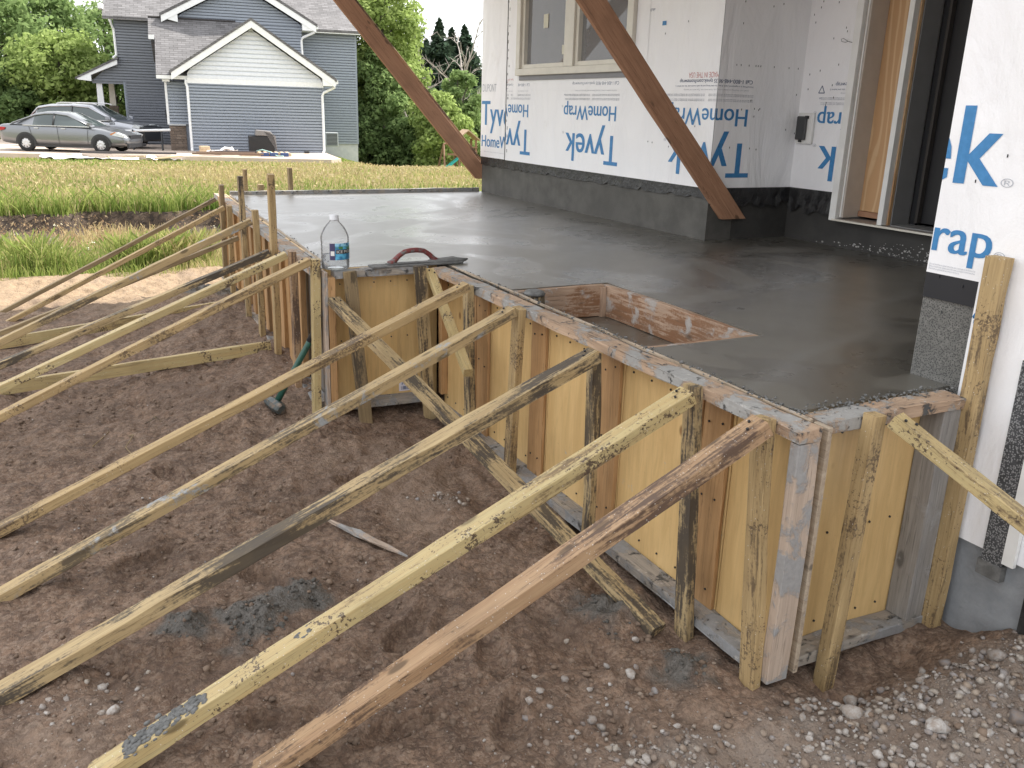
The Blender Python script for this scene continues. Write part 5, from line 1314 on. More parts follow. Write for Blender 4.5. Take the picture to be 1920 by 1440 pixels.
# swing set
ps = empty('play_tower', tuple(HW(11.75, 41.0, 0)), HROT); ps.location.z = gz(ps.location.x, ps.location.y); tag(ps, 'wooden play tower with a small pitched roof and turquoise slide', 'play tower')
pw = plain('play_wood', (.22, .12, .07), .7); rw = plain('play_roof', (.40, .28, .19), .7)
for a in (-.4, .4):
    for b in (-.4, .4): MB().box(a - .045, a + .045, b - .045, b + .045, 0, 1.35).build('post', pw, ps)
for i in range(6): MB().box(-.45, .45, -.45 + i * .15, -.32 + i * .15, .55, .58).build('deck_board', pw, ps)
MB().prism([(-.58, 1.28), (0, 1.72), (.58, 1.28), (.58, 1.33), (0, 1.78), (-.58, 1.33)], 'y', -.55, .55).build('roof', rw, ps)
for z in (.75, .95): MB().box(-.46, .46, -.48, -.45, z, z + .06).build('rail', pw, ps)
MB().prism([(-.25, .56), (-.95, .02), (-1.15, 0), (-1.15, .05), (-.98, .08), (-.25, .64)], 'y', -.42, -.05).build('slide', plain('turquoise_plastic', (.03, .42, .38), .35), ps)
MB().tube([(-1.1, -.2, 1.1), (-.4, -.2, 1.25)], .05, 6).tube([(-1.1, -.2, 1.1), (-1.2, .4, 0)], .045, 6).tube([(-1.1, -.2, 1.1), (-1.2, -.8, 0)], .045, 6).build('swing_beam', pw, ps)
MB().box(-1.0, -.5, -.55, -.47, .62, .70).build('rail', pw, ps)

# ------------------------------------------------------------------ cars
def car_paint(name, col, met=.75): 
    t = NT(name); return t.out(col, .32, Metallic=met, Coat_Weight=.6, Coat_Roughness=.05)
carglass = NT('car_glass'); carglass.out((.045, .06, .06), .06, Specular_IOR_Level=.8); carglass = carglass.m
rubber = plain('tyre_rubber', (.018, .018, .018), .8); rimm = NT('wheel_cover'); rimm.out((.55, .55, .56), .35, Metallic=.4); rimm = rimm.m
dark = M['blackplastic']; redl = plain('tail_light', (.35, .015, .02), .25); lampm = plain('head_lamp', (.55, .57, .58), .15)
def make_car(loc, rot, lab, paint, body, green, Wd, wheels, pillars, zb, sidew, wr, extra, roofrails=False):
    """body: list of (x, zlow, ztop, halfwidth); green: (x, ztop, halfwidth) from tail to windscreen foot"""
    c = empty('parked_car', loc, rot); tag(c, lab, 'car', 'cars parked on the driveway')
    def sec(x, zl, zt, hw):
        zm = zl + (zt - zl) * .55
        s_ = [(hw * .90, zl), (hw * .985, zl + .10), (hw, zm), (hw * .985, zt - .10), (hw * .94, zt - .03), (hw * .80, zt)]
        return [(x, y, z) for y, z in s_] + [(x, -y, z) for y, z in reversed(s_)]
    mb = MB(); vs = []; n = 12
    for q in body: vs += sec(*q)
    fs = [(i * n + k, i * n + (k + 1) % n, (i + 1) * n + (k + 1) % n, (i + 1) * n + k) for i in range(len(body) - 1) for k in range(n)]
    fs += [tuple(range(n)), tuple(range((len(body) - 1) * n, len(body) * n))[::-1]]
    o = mb.add(vs, fs).build('body', paint, c); smooth_by_angle(o, 50)
    md = o.modifiers.new('s', 'SUBSURF'); md.levels = md.render_levels = 1
    # cabin
    vs = []; n = 8
    for x, zt, hw in green:
        zbx = zb(x) - .03; hb = sidew(zbx)
        s_ = [(hb, zbx), (hw + (hb - hw) * .12, zt - .10), (hw * .93, zt - .025), (hw * .6, zt)]
        vs += [(x, y, z) for y, z in s_] + [(x, -y, z) for y, z in reversed(s_)]
    fs = [(i * n + k, i * n + (k + 1) % n, (i + 1) * n + (k + 1) % n, (i + 1) * n + k) for i in range(len(green) - 1) for k in range(n)] + [tuple(range(n)), tuple(range((len(green) - 1) * n, len(green) * n))[::-1]]
    cab = MB().add(vs, fs).build('cabin', paint, c, fixn=False); cab.data.materials.append(carglass)
    ng = len(green) - 1; bm = bmesh.new(); bm.from_mesh(cab.data); bm.faces.ensure_lookup_table()
    for i in range(ng):
        for k in range(n):
            f = bm.faces[i * n + k]
            if k in (0, 6): f.material_index = 1 if pillars[0] <= i < pillars[1] else 0
            if k == 3 and i in (0, ng - 1): f.material_index = 1
    bmesh.ops.recalc_face_normals(bm, faces=bm.faces); bm.to_mesh(cab.data); bm.free(); smooth_by_angle(cab, 55)
    def edge_pt(i, s_): x, zt, hw = green[i]; zbx = zb(x) - .03; hb = sidew(zbx); return (x, s_ * (hw + (hb - hw) * .12 + .004), zt - .09)
    for s_ in (-1, 1):
        P = [edge_pt(i, s_) for i in range(len(green))]; P[0] = (P[0][0], P[0][1], zb(P[0][0]) - .01); P[-1] = (P[-1][0], P[-1][1], zb(P[-1][0]))
        MB().tube(P, .030, 6).build('roof_pillar', paint, c, True)
        i = pillars[2]; x = green[i][0]; e = edge_pt(i, s_); hb = sidew(zb(x))
        MB().tube([(x + .02, s_ * (hb + .0), zb(x) - .02), e], .034, 6).build('door_pillar', dark, c, True)
        MB().box(green[0][0] + .5, green[-1][0] - .05, s_ * (hb - .004), s_ * (hb + .016), zb(x) - .04, zb(x) - .012).build('window_strip', rimm, c)
    hwz = None
    for wx in wheels:
        for s_ in (-1, 1):
            w_ = empty('wheel'); w_.parent = c; w_.location = (wx, s_ * (Wd / 2 - .070), wr); w_.rotation_euler = (R(90) * s_ * -1, 0, 0)
            MB().lathe([(wr * .62, -.10), (wr * .93, -.10), (wr, -.07), (wr, .07), (wr * .93, .10), (wr * .62, .10)], 28).build('tyre', rubber, w_, True)
            MB().lathe([(.001, .085), (wr * .20, .095), (wr * .60, .075), (wr * .66, .06), (wr * .66, -.05), (.001, -.05)], 28).build('rim', rimm, w_, False)
            mb = MB()
            for k in range(9):
                t = 2 * math.pi * k / 9
                for t0 in (t,):
                    q = [(wr * .24, t0 - .08), (wr * .56, t0 - .10), (wr * .56, t0 + .10), (wr * .24, t0 + .08)]
                    mb.add([(r_ * math.cos(a), r_ * math.sin(a), .088 if r_ < .15 else .083) for r_, a in q], [(0, 1, 2, 3)])
            so = mb.build('slots', dark, w_, fixn=False); so['kind'] = 'stuff'
            ar = MB(); pts = [(wx + (wr + .055) * math.cos(t), s_ * (Wd / 2 - .012), wr + (wr + .055) * math.sin(t)) for t in np.linspace(-.2, math.pi + .2, 18)]
            MB().add([(wx, s_ * (Wd / 2 + .012), wr)] + [(p[0], s_ * (Wd / 2 + .012), p[2]) for p in pts], [(0, i, i + 1) for i in range(1, 18)]).build('wheel_arch', dark, c, fixn=False)
    extra(c, hwz); return c
def seam(c, pts, s_, w_=.008, name='door_seam', mat=None, y=None, hwz=None):
    for a, b in zip(pts[:-1], pts[1:]):
        dx, dz = b[0] - a[0], b[1] - a[1]; L = math.hypot(dx, dz) or 1; nx_, nz_ = -dz / L * w_, dx / L * w_
        MB().add([(a[0] - nx_, s_ * y, a[1] - nz_), (b[0] - nx_, s_ * y, b[1] - nz_), (b[0] + nx_, s_ * y, b[1] + nz_), (a[0] + nx_, s_ * y, a[1] + nz_)], [(0, 1, 2, 3)]).build(name, mat or dark, c, fixn=False)
silver = car_paint('grey_metallic_paint', (.19, .197, .21)); silver2 = car_paint('silver_metallic_paint', (.36, .37, .40))
def sedan_extra(c, hwz):
    Wd = 1.82
    for s_ in (-1, 1):
        MB().prism([(3.42, .98), (3.60, .99), (3.58, 1.08), (3.44, 1.09)], 'y', s_ * .88, s_ * 1.02).build('mirror', silver, c, bevel=.01)
        for x in (1.42, 2.42): MB().box(x, x + .16, s_ * .905, s_ * .925, .83, .86).build('door_handle', rimm, c)
        seam(c, [(2.27, .95), (2.30, .30)], s_, .006, y=.917); seam(c, [(1.22, .92), (1.30, .62)], s_, .006, y=.917); seam(c, [(3.40, .92), (3.36, .30)], s_, .006, y=.917)
        MB().prism([(.03, .70), (.30, .76), (.34, .84), (.03, .86)], 'y', s_ * .84, s_ * .905).build('tail_light', redl, c)
        MB().prism([(4.22, .66), (4.66, .58), (4.70, .66), (4.42, .76)], 'y', s_ * .60, s_ * .885).build('headlight', lampm, c)
        MB().prism([(4.20, .70), (4.24, .66), (4.42, .755), (4.38, .77)], 'y', s_ * .84, s_ * .892).build('indicator', plain('amber_lamp', (.5, .16, .03), .3), c)
        MB().box(1.2, 3.7, s_ * .91, s_ * .918, .18, .25).build('sill_strip', dark, c)
    MB().box(4.72, 4.80, -.5, .5, .52, .66).build('grille', dark, c); MB().box(4.76, 4.83, -.78, .78, .22, .34).build('lower_grille', dark, c)
body = [(.0, .34, .88, .74), (.06, .28, .96, .83), (.35, .22, .99, .90), (.9, .19, .985, .91), (1.6, .18, .96, .915), (2.5, .18, .95, .915), (3.4, .18, .93, .91), (3.9, .19, .86, .90), (4.4, .21, .75, .87), (4.68, .24, .66, .80), (4.82, .32, .56, .66)]
green = [(.50, 1.0, .70), (1.36, 1.385, .60), (1.75, 1.445, .60), (2.10, 1.455, .60), (2.58, 1.40, .60), (3.50, .96, .74)]
c0 = RT * (-16.96) + FW * 34.4
def off_center(loc, rot, L): v = Vector((math.cos(rot), math.sin(rot), 0)); return (loc.x - v.x * L / 2, loc.y - v.y * L / 2, ZD)
rt_ = math.atan2(RT.y, RT.x)
make_car(off_center(c0, rt_, 4.84), rt_, 'dark grey four door sedan parked at the left edge of the picture', silver, body, green, 1.82, (1.06, 3.84), (1, 5, 3), lambda x: float(np.interp(x, [0, .9, 3.4, 4.0], [.99, .985, .93, .85])), lambda z: .885, .318, sedan_extra)
def suv_extra(c, hwz):
    for s_ in (-1, 1):
        MB().prism([(3.42, 1.12), (3.62, 1.13), (3.60, 1.26), (3.44, 1.27)], 'y', s_ * .92, s_ * 1.08).build('mirror', silver2, c, bevel=.01)
        MB().tube([(1.2, s_ * .62, 1.70), (1.4, s_ * .64, 1.745), (2.7, s_ * .64, 1.745), (2.9, s_ * .62, 1.70)], .018, 6).build('roof_rail', rimm, c)
        MB().prism([(4.42, .86), (4.72, .80), (4.74, .90), (4.5, .96)], 'y', s_ * .5, s_ * .90).build('headlight', lampm, c)
        MB().prism([(.02, .95), (.28, .98), (.26, 1.12), (.08, 1.14)], 'y', s_ * .8, s_ * .93).build('tail_light', redl, c)
        seam(c, [(2.35, 1.08), (2.38, .40)], s_, .006, y=.942)
    MB().box(4.60, 4.90, -.86, .86, .30, .88).build('grille', dark, c, bevel=.05); MB().box(4.70, 4.84, -.5, .5, .89, .93).build('bonnet_edge', dark, c)
body2 = [(.0, .45, 1.02, .80), (.08, .36, 1.12, .90), (.4, .30, 1.14, .94), (1.6, .27, 1.12, .945), (2.6, .27, 1.10, .945), (3.5, .27, 1.09, .94), (4.0, .28, 1.04, .93), (4.5, .30, .96, .90), (4.78, .34, .86, .82), (4.86, .42, .72, .72)]
green2 = [(.10, 1.14, .78), (.42, 1.60, .66), (.9, 1.68, .66), (1.9, 1.715, .66), (2.6, 1.67, .66), (3.62, 1.12, .80)]
c1 = RT * (-17.75) + FW * 38.0
make_car(off_center(c1, rt_ - .05, 4.9), rt_ - .05, 'silver estate style car with roof rails and black front, behind the sedan', silver2, body2, green2, 1.9, (.95, 3.85), (1, 5, 3), lambda x: float(np.interp(x, [0, 3.4, 4.2], [1.13, 1.10, 1.0])), lambda z: .915, .35, suv_extra)

# ------------------------------------------------------------------ vegetation
def leaf_mat(name, c1, c2, c3, trans=.5):
    t = NT(name); a = t.attr('tone'); p = t.geo()
    cr = t.n.new('ShaderNodeValToRGB'); t.l.new(a, cr.inputs[0]); e = cr.color_ramp.elements
    e[0].color = (*c1, 1); e[1].color = (*c3, 1); m_ = e.new(.5); m_.color = (*c2, 1)
    c = t.mix(t.rng(t.noise(p, 1.1, 3), .35, .65, 0, .5), cr.outputs[0], tuple(x * .75 for x in c1))
    df = t.n.new('ShaderNodeBsdfDiffuse'); tl = t.n.new('ShaderNodeBsdfTranslucent'); mx = t.n.new('ShaderNodeMixShader')
    t.l.new(c, df.inputs[0]); t.l.new(c, tl.inputs[0]); mx.inputs[0].default_value = trans
    t.l.new(df.outputs[0], mx.inputs[1]); t.l.new(tl.outputs[0], mx.inputs[2]); t.l.new(mx.outputs[0], t.n['Material Output'].inputs[0]); return t.m
LM = {'bright': leaf_mat('bright_leaves', (.21, .29, .085), (.33, .42, .14), (.45, .54, .22)), 'mid': leaf_mat('green_leaves', (.15, .225, .085), (.24, .335, .13), (.345, .44, .19)),
      'dark': leaf_mat('dark_leaves', (.095, .15, .058), (.16, .23, .09), (.24, .32, .13)), 'pine': leaf_mat('needles', (.035, .058, .04), (.055, .085, .055), (.085, .12, .075), .15)}
bark = plain('grey_bark', (.10, .085, .07), .9); dead = plain('bleached_dead_wood', (.34, .30, .27), .8)
def leaf_quads(C_, N_, size, r, asp=1.5):
    n = len(C_); a = r.normal(0, 1, (n, 3)); t1 = np.cross(N_, a); t1 /= np.linalg.norm(t1, axis=1)[:, None] + 1e-9; t2 = np.cross(N_, t1)
    s_ = size * (.45 + 1.1 * r.random(n) ** 1.6)[:, None]
    V = np.stack([C_ - t1 * s_ * asp * .5, C_ + t2 * s_ * .42, C_ + t1 * s_ * asp * .5, C_ - t2 * s_ * .42], 1)
    V[:, 1] += N_ * s_ * .12; V[:, 3] += N_ * s_ * .12
    return V.reshape(-1, 3), np.arange(n * 4).reshape(n, 4)
def crown(lobes, n, size, seed, fill=.45):
    r = np.random.default_rng(seed); w_ = np.array([l[3] * l[4] for l in lobes]) ** 1.0; w_ = w_ / w_.sum(); k = r.choice(len(lobes), n, p=w_)
    L = np.array(lobes)[k]; d = r.normal(0, 1, (n, 3)); d /= np.linalg.norm(d, axis=1)[:, None]
    rad = r.random(n) ** fill; rad *= 1 + .22 * (vnoise(d[:, 0] * 4 + k, d[:, 1] * 4 + d[:, 2] * 4, seed))
    C_ = L[:, :3] + d * rad[:, None] * np.stack([L[:, 3], L[:, 3], L[:, 4]], 1)
    N_ = d * .8 + r.normal(0, .55, (n, 3)) + np.array([0, 0, .35]); N_ /= np.linalg.norm(N_, axis=1)[:, None]
    V, F_ = leaf_quads(C_, N_, size, r); T = np.clip(r.normal(.5, .22, n), 0, 1); return V, F_, np.repeat(T, 4)
def leafy(name, V, F_, T, mat, parent):
    me = np_mesh(name, V, F_); a = me.attributes.new('tone', 'FLOAT', 'POINT'); a.data.foreach_set('value', T.astype(np.float32)); return link(name, me, mat, parent)
def tree(u, d, top, rad, mat, lab, seed, n=9000, leaf=.20, base=None, low=.15, lobes_n=26, trunk=True, shape=1.0, group='trees around the houses'):
    """broad leaved tree: top = height of its top in world z; crown built of many small lobes"""
    r = np.random.default_rng(seed); p = HW(u, d, 0); z0 = gz(p.x, p.y) if base is None else base; Ht = top - z0
    o = empty('tree', (p.x, p.y, z0), r.uniform(0, 6)); tag(o, lab, 'tree', group)
    lobes = []
    for i in range(lobes_n):
        t = (i + .5) / lobes_n; h = Ht * (low + (1 - low) * t); q = math.sin(math.pi * min(1, (t * .80 + .17))) ** .75 * shape
        a = i * 2.4 + r.uniform(-.5, .5); rr_ = rad * q * r.uniform(.35, .88) if t < .93 else rad * .15
        s_ = rad * r.uniform(.24, .44) * (.65 + .5 * q)
        lobes.append((rr_ * math.cos(a), rr_ * math.sin(a), min(h, Ht - s_ * .85), s_, s_ * r.uniform(.6, .85)))
    V, F_, T = crown(lobes, n, leaf, seed); leafy('crown', V, F_, T, LM[mat], o)
    if trunk:
        mb = MB(); mb.tube([(0, 0, -.2), (.05, .03, Ht * .35), (-.05, .05, Ht * .8)], [Ht * .028, Ht * .02, Ht * .006], 7)
        for i in range(0, lobes_n, 2):
            l = lobes[i]; mb.tube([(0, .02, max(.2, l[2] * .55)), (l[0] * .5, l[1] * .5, l[2] * .85), (l[0], l[1], l[2])], [Ht * .010, Ht * .007, Ht * .003], 5)
        mb.build('trunk', bark, o, True)
    return o
PX = lambda px, d: (px - 369) * d / 1852.0
PZ = lambda py, d: .876 + (187 - py) * d / 1640.0
tree(PX(40, 60), 60, PZ(22, 60), 3.6, 'mid', 'tall green tree behind the two cars, at the far left edge', 1, 13000, .20)
tree(PX(-60, 63), 63, PZ(30, 63), 3.6, 'mid', 'green tree outside the far left edge of the wood', 2, 9000, .20)
tree(PX(132, 63), 63, PZ(26, 63), 3.3, 'mid', 'rounded green tree top behind the bright one, left of the grey house', 3, 11000, .20)
tree(PX(215, 66), 66, PZ(36, 66), 3.2, 'mid', 'green tree partly hidden by the left end of the grey house', 4, 8000, .20)
tree(PX(135, 54), 54, PZ(84, 54), 2.9, 'bright', 'bright yellow green tree above the cars, left of the porch', 5, 15000, .17, low=.10)
tree(PX(5, 54), 54, PZ(120, 54), 2.2, 'dark', 'dark leafy tree low at the left edge behind the sedan', 6, 9000, .18, low=.05)
tree(PX(70, 53), 53, PZ(168, 53), 1.7, 'dark', 'dark bush behind the rear of the silver car', 7, 6000, .16, low=.05, trunk=False)
tree(PX(225, 56), 56, PZ(120, 56), 2.0, 'dark', 'dark tree seen through the porch opening', 8, 6000, .17, low=.05)
tree(PX(232, 51), 51, PZ(196, 51), .8, 'bright', 'small bright shrub seen through the porch beside the pier', 9, 2200, .13, low=.05, trunk=False)
tree(PX(712, 51), 51, PZ(-95, 51), 3.1, 'bright', 'tallest bright tree right of the grey house, cut by the frame top', 10, 20000, .18, low=.30)
tree(PX(722, 49), 49, PZ(85, 49), 2.1, 'mid', 'green tree crowding the right end of the grey house', 11, 12000, .17, low=.05, base=-2.4)
tree(PX(690, 47.5), 47.5, PZ(205, 47.5), 1.2, 'dark', 'dark shrub at the foot of the right wing', 12, 5000, .14, low=.05, base=-2.4, trunk=False)
tree(PX(765, 47), 47, PZ(205, 47), 1.5, 'dark', 'dark bush under the tall bright tree', 13, 6000, .15, low=.05, base=-2.4, trunk=False)
tree(PX(842, 45), 45, PZ(156, 45), 1.7, 'bright', 'bright bush in front of the bare dead tree', 14, 9000, .14, low=.08, base=-2.2)
tree(PX(885, 50), 50, PZ(118, 50), 1.5, 'mid', 'green tree touching the corner of the wrapped house', 15, 7000, .16, low=.05, base=-2.4)
tree(PX(815, 56), 56, PZ(196, 56), 2.4, 'dark', 'dark low trees behind the play tower', 16, 7000, .18, low=.03, base=-2.6, trunk=False)
tree(PX(770, 60), 60, PZ(110, 60), 2.4, 'dark', 'dark tree standing between the bright tree and the conifers', 17, 7000, .19, low=.03, base=-2.6)
tree(PX(930, 58), 58, PZ(150, 58), 2.6, 'dark', 'dark trees hidden behind the wrapped corner', 18, 5000, .19, low=.03, base=-2.6)
def conifer(u, d, top, rad, lab, seed, n=17000):
    r = np.random.default_rng(seed); p = HW(u, d, 0); z0 = -2.6; Ht = top - z0; o = empty('spruce_tree', (p.x, p.y, z0)); tag(o, lab, 'tree', 'dark conifers on the skyline')
    nb = 230; C_ = []; N_ = []
    for i in range(nb):
        t = (i / nb) ** .85; h = Ht * (.06 + .93 * t); L = 2.6 * rad * (1 - t) ** 1.05 * r.choice((.45, .7, .9, 1.1, 1.35)) + .05; a = r.uniform(0, 6.28); m_ = max(6, int(n / nb * (1.6 - 1.3 * t)))
        q = r.random(m_); x = q * L; dz = -.25 * x * x / max(L, .1) + r.normal(0, .10, m_); side = r.normal(0, .17, m_) * (.5 + q) * L
        C_.append(np.stack([x * math.cos(a) - side * math.sin(a), x * math.sin(a) + side * math.cos(a), h + dz], 1)); N_.append(r.normal(0, .5, (m_, 3)) + np.array([math.cos(a) * .3, math.sin(a) * .3, .7]))
    C_ = np.concatenate(C_); N_ = np.concatenate(N_); N_ /= np.linalg.norm(N_, axis=1)[:, None]; V, F_ = leaf_quads(C_, N_, .22, r, 2.0)
    leafy('crown', V, F_, np.repeat(np.clip(r.normal(.5, .25, len(C_)), 0, 1), 4), LM['pine'], o)
    MB().tube([(0, 0, -.2), (0, 0, Ht * .98)], [.16, .02], 7).build('trunk', bark, o, True)
conifer(PX(842, 70), 70, PZ(38, 70), 1.9, 'tallest dark spruce on the skyline, in the gap right of the bright tree', 31)
conifer(PX(868, 72), 72, PZ(52, 72), 1.7, 'dark spruce second from the wrapped house corner', 32)
conifer(PX(895, 71), 71, PZ(46, 71), 1.8, 'dark spruce against the edge of the wrapped house', 33)
conifer(PX(792, 72), 72, PZ(46, 72), 1.9, 'dark spruce leaning over the dead branches, leftmost conifer', 34)
conifer(PX(815, 74), 74, PZ(74, 74), 1.8, 'shorter dark spruce between the taller ones', 35)
conifer(PX(760, 75), 75, PZ(66, 75), 1.9, 'dark spruce half hidden by the tall bright tree', 36)
conifer(PX(828, 78), 78, PZ(82, 78), 2.3, 'broad low spruce filling the gap behind the dead twigs', 37)
conifer(PX(856, 79), 79, PZ(78, 79), 2.3, 'broad low spruce behind the two tallest conifers', 38)
conifer(PX(905, 77), 77, PZ(72, 77), 2.3, 'spruce nearly hidden by the wrapped house corner', 39)
def bare(u, d, top, lab, seed):
    r = random.Random(seed); p = HW(u, d, 0); z0 = -2.5; Ht = top - z0; o = empty('dead_tree', (p.x, p.y, z0)); tag(o, lab, 'tree', 'bare dead trees'); mb = MB()
    def limb(a, dirv, L, rad, k):
        pts = [a]; q = Vector(a); dv = dirv.copy()
        for i in range(4): dv = (dv + Vector((r.gauss(0, .16), r.gauss(0, .16), r.gauss(.05, .1)))).normalized(); q = q + dv * L / 4; pts.append(q.copy())
        mb.tube(pts, [rad * (1 - .17 * i) for i in range(5)], 5 if k else 7, False)
        if k < 3:
            for j in range(5 if k == 0 else 4):
                s_ = pts[r.randint(1, 4)]; nd = (dv + Vector((r.gauss(0, .75), r.gauss(0, .75), r.gauss(.1, .35)))).normalized(); limb(s_, nd, L * r.uniform(.35, .62), rad * .5, k + 1)
    limb(Vector((0, 0, -.1)), Vector((r.gauss(0, .12), r.gauss(0, .12), 1)).normalized(), Ht * .78, 0.15, 0); mb.build('trunk', dead, o, True)
bare(PX(812, 57), 57, PZ(58, 57), 'bleached bare dead tree in front of the conifers, left trunk', 5)
bare(PX(838, 57), 57, PZ(85, 57), 'bleached bare dead tree with fine twigs, in the middle of the gap', 6)
bare(PX(862, 58), 58, PZ(82, 58), 'bleached bare dead tree leaning near the wrapped house', 9)
# far wood closing the horizon
def wood_belt(name, spans, seed, lab):
    r = np.random.default_rng(seed); lob = []
    for (u0, u1, d, top) in spans:
        u = u0
        while u < u1:
            p = HW(u, d + r.uniform(-4, 4), 0); h = top * r.uniform(.75, 1.05)
            for k in range(4): lob.append((p.x + r.normal(0, 1.5), p.y + r.normal(0, 1.5), -2 + (h + 2) * (k + .6) / 4.6, r.uniform(1.8, 2.8), r.uniform(1.3, 2.0)))
            u += 2.6
    V, F_, T = crown(lob, 42000, .34, seed); o = leafy(name, V, F_, T, LM['dark'], None); tag(o, lab, 'wood', kind='stuff')
wood_belt('distant_wood', [(-75, -14, 80, 5.2), (-14, 40, 84, 4.8), (14, 60, 76, 4.5)], 50, 'dark far wood closing the view behind the houses')

# grass -----------------------------------------------------------------
def blades(n, sampler, hfun, wfun, tone, seed, lean=.35, head=0.0):
    r = np.random.default_rng(seed); P = sampler(r, n); n = len(P); x, y = P[:, 0], P[:, 1]; z = height(x, y, False) - .02
    h = hfun(r, x, y); w_ = wfun(r, x, y); a = r.uniform(0, 6.28, n); la = r.uniform(0, 6.28, n); ln = lean * h * r.random(n) ** 1.2
    lx, ly = np.cos(la) * ln, np.sin(la) * ln; wx, wy = np.cos(a) * w_ / 2, np.sin(a) * w_ / 2
    hd_f = head
    base1 = np.stack([x - wx, y - wy, z], 1); base2 = np.stack([x + wx, y + wy, z], 1)
    m1 = np.stack([x - wx * (1 + hd_f) + lx * .4, y - wy * (1 + hd_f) + ly * .4, z + h * .60], 1); m2 = np.stack([x + wx * (1 + hd_f) + lx * .4, y + wy * (1 + hd_f) + ly * .4, z + h * .60], 1)
    tip1 = np.stack([x + lx - wx * .15, y + ly - wy * .15, z + h * (1 - .1 * r.random(n))], 1); tip2 = np.stack([x + lx + wx * .15, y + ly + wy * .15, z + h], 1)
    V = np.stack([base1, base2, m2, m1, tip2, tip1], 1).reshape(-1, 3); i = np.arange(n)[:, None] * 6
    F_ = np.concatenate([i + np.array([[0, 1, 2, 3]]), i + np.array([[3, 2, 4, 5]])]); T = np.repeat(tone(r, x, y), 6); Hh = np.tile(np.array([0, 0, .6, .6, 1, 1]), n)
    return V, F_, T, Hh
def grass_mat():
    t = NT('meadow_grass'); a = t.attr('tone'); h = t.attr('tall'); p = t.geo()
    cr = t.n.new('ShaderNodeValToRGB'); t.l.new(a, cr.inputs[0]); e = cr.color_ramp.elements
    e[0].color = (.16, .245, .055, 1); e[1].color = (.50, .40, .23, 1)
    for pos, c in ((.35, (.30, .36, .10, 1)), (.6, (.40, .39, .17, 1)), (.8, (.52, .43, .26, 1))): k = e.new(pos); k.color = c
    c = t.mix(t.math('MULTIPLY', t.rng(h, .4, 1.0), t.rng(a, .3, .8, .15, .7)), cr.outputs[0], (.40, .31, .16))
    df = t.n.new('ShaderNodeBsdfDiffuse'); tl = t.n.new('ShaderNodeBsdfTranslucent'); mx = t.n.new('ShaderNodeMixShader')
    t.l.new(c, df.inputs[0]); t.l.new(c, tl.inputs[0]); mx.inputs[0].default_value = .4
    t.l.new(df.outputs[0], mx.inputs[1]); t.l.new(tl.outputs[0], mx.inputs[2]); t.l.new(mx.outputs[0], t.n['Material Output'].inputs[0]); return t.m
GM = grass_mat()
def grass_obj(name, parts, lab, cat='grass'):
    V = []; F_ = []; T = []; Hh = []; b = 0
    for v, f, t, h in parts: V.append(v); F_.append(f + b); T.append(t); Hh.append(h); b += len(v)
    me = np_mesh(name, np.concatenate(V), np.concatenate(F_))
    for nm, arr in (('tone', np.concatenate(T)), ('tall', np.concatenate(Hh))): a = me.attributes.new(nm, 'FLOAT', 'POINT'); a.data.foreach_set('value', arr.astype(np.float32))
    return tag(link(name, me, GM), lab, cat, kind='stuff')
def wedge(x0, x1, power=1.0, ylo=-.15, yhi=.52, keep=None):
    def f(r, n):
        out = np.zeros((0, 2))
        while len(out) < n:
            t = r.random(n * 2) ** power; x = x0 + (x1 - x0) * t; y = np.abs(x) * (ylo + (yhi - ylo) * r.random(n * 2)); q = np.stack([x, y], 1)
            if keep is not None: q = q[keep(q[:, 0], q[:, 1])]
            out = np.concatenate([out, q])
        return out[:n]
    return f
dist = lambda x: np.abs(x)
def on_grass(x, y): 
    d = -.990 * x + .1404 * y; u = .1404 * x + .990 * y
    edge_d = np.interp(u, [-40, -16, -1.2, 1.6, 4.6, 5.05, 5.1, 80], [38.4, 37.2, 35.4, 34.7, 34.2, 34.7, 43, 46]); return d < edge_d
patch = lambda x, y: fbm(x * .22, y * .22, 101, 3)
def far_tone(r, x, y): return np.clip((.10 + .22 * S(18, 25, dist(x)) + .8 * patch(x, y) - .25 * S(30.0, 33.0, -.990 * x + .1404 * y) + r.normal(0, .2, len(x))), 0, 1)
on_top = lambda x, y: on_grass(x, y) & (x < bank_x(y) - .12)
m1 = blades(108000, wedge(-16.0, -38, 1.2, keep=on_top), lambda r, x, y: r.uniform(.12, .30, len(x)) * (1 - .62 * S(24, 33, dist(x))), lambda r, x, y: .012 + .0007 * dist(x), far_tone, 61)
m2 = blades(20000, wedge(-18.0, -34, 1.1, keep=on_grass), lambda r, x, y: r.uniform(.18, .38, len(x)) * (1 - .55 * S(24, 33, dist(x))), lambda r, x, y: .006 + .0004 * dist(x), lambda r, x, y: np.clip(.70 + r.normal(0, .15, len(x)), 0, 1), 62, .5, 1.2)
grass_obj('meadow_grass', [m1, m2], 'tall sunlit meadow grass, green near the ditch and straw coloured further off')
def near_tone(r, x, y): return np.clip(.22 + .9 * np.maximum(0, fbm(x * .8, y * .8, 111, 3)) + r.normal(0, .2, len(x)), 0, 1)
wz = lambda x, y: (x < -10.15 + .5 * vnoise(y * 1.5, x * .2, 8)) & (y < 7)
w1 = blades(26000, wedge(-10.0, -13.6, .9, -.16, .5, wz), lambda r, x, y: (r.uniform(.06, .24, len(x)) + .30 * (r.random(len(x)) > .9) * S(-.2, .3, fbm(x * .7, y * .7, 131, 2))) * (.5 + .9 * np.clip(.5 + fbm(x * .9, y * .9, 121, 3), 0, 1.2)), lambda r, x, y: r.uniform(.004, .012, len(x)), near_tone, 63, .8)
w2 = blades(4200, wedge(-11.5, -15.2, 1.0, -.16, .5), lambda r, x, y: r.uniform(.10, .34, len(x)), lambda r, x, y: r.uniform(.006, .014, len(x)), lambda r, x, y: np.clip(.78 + r.normal(0, .2, len(x)), 0, 1), 64, .5, .8)
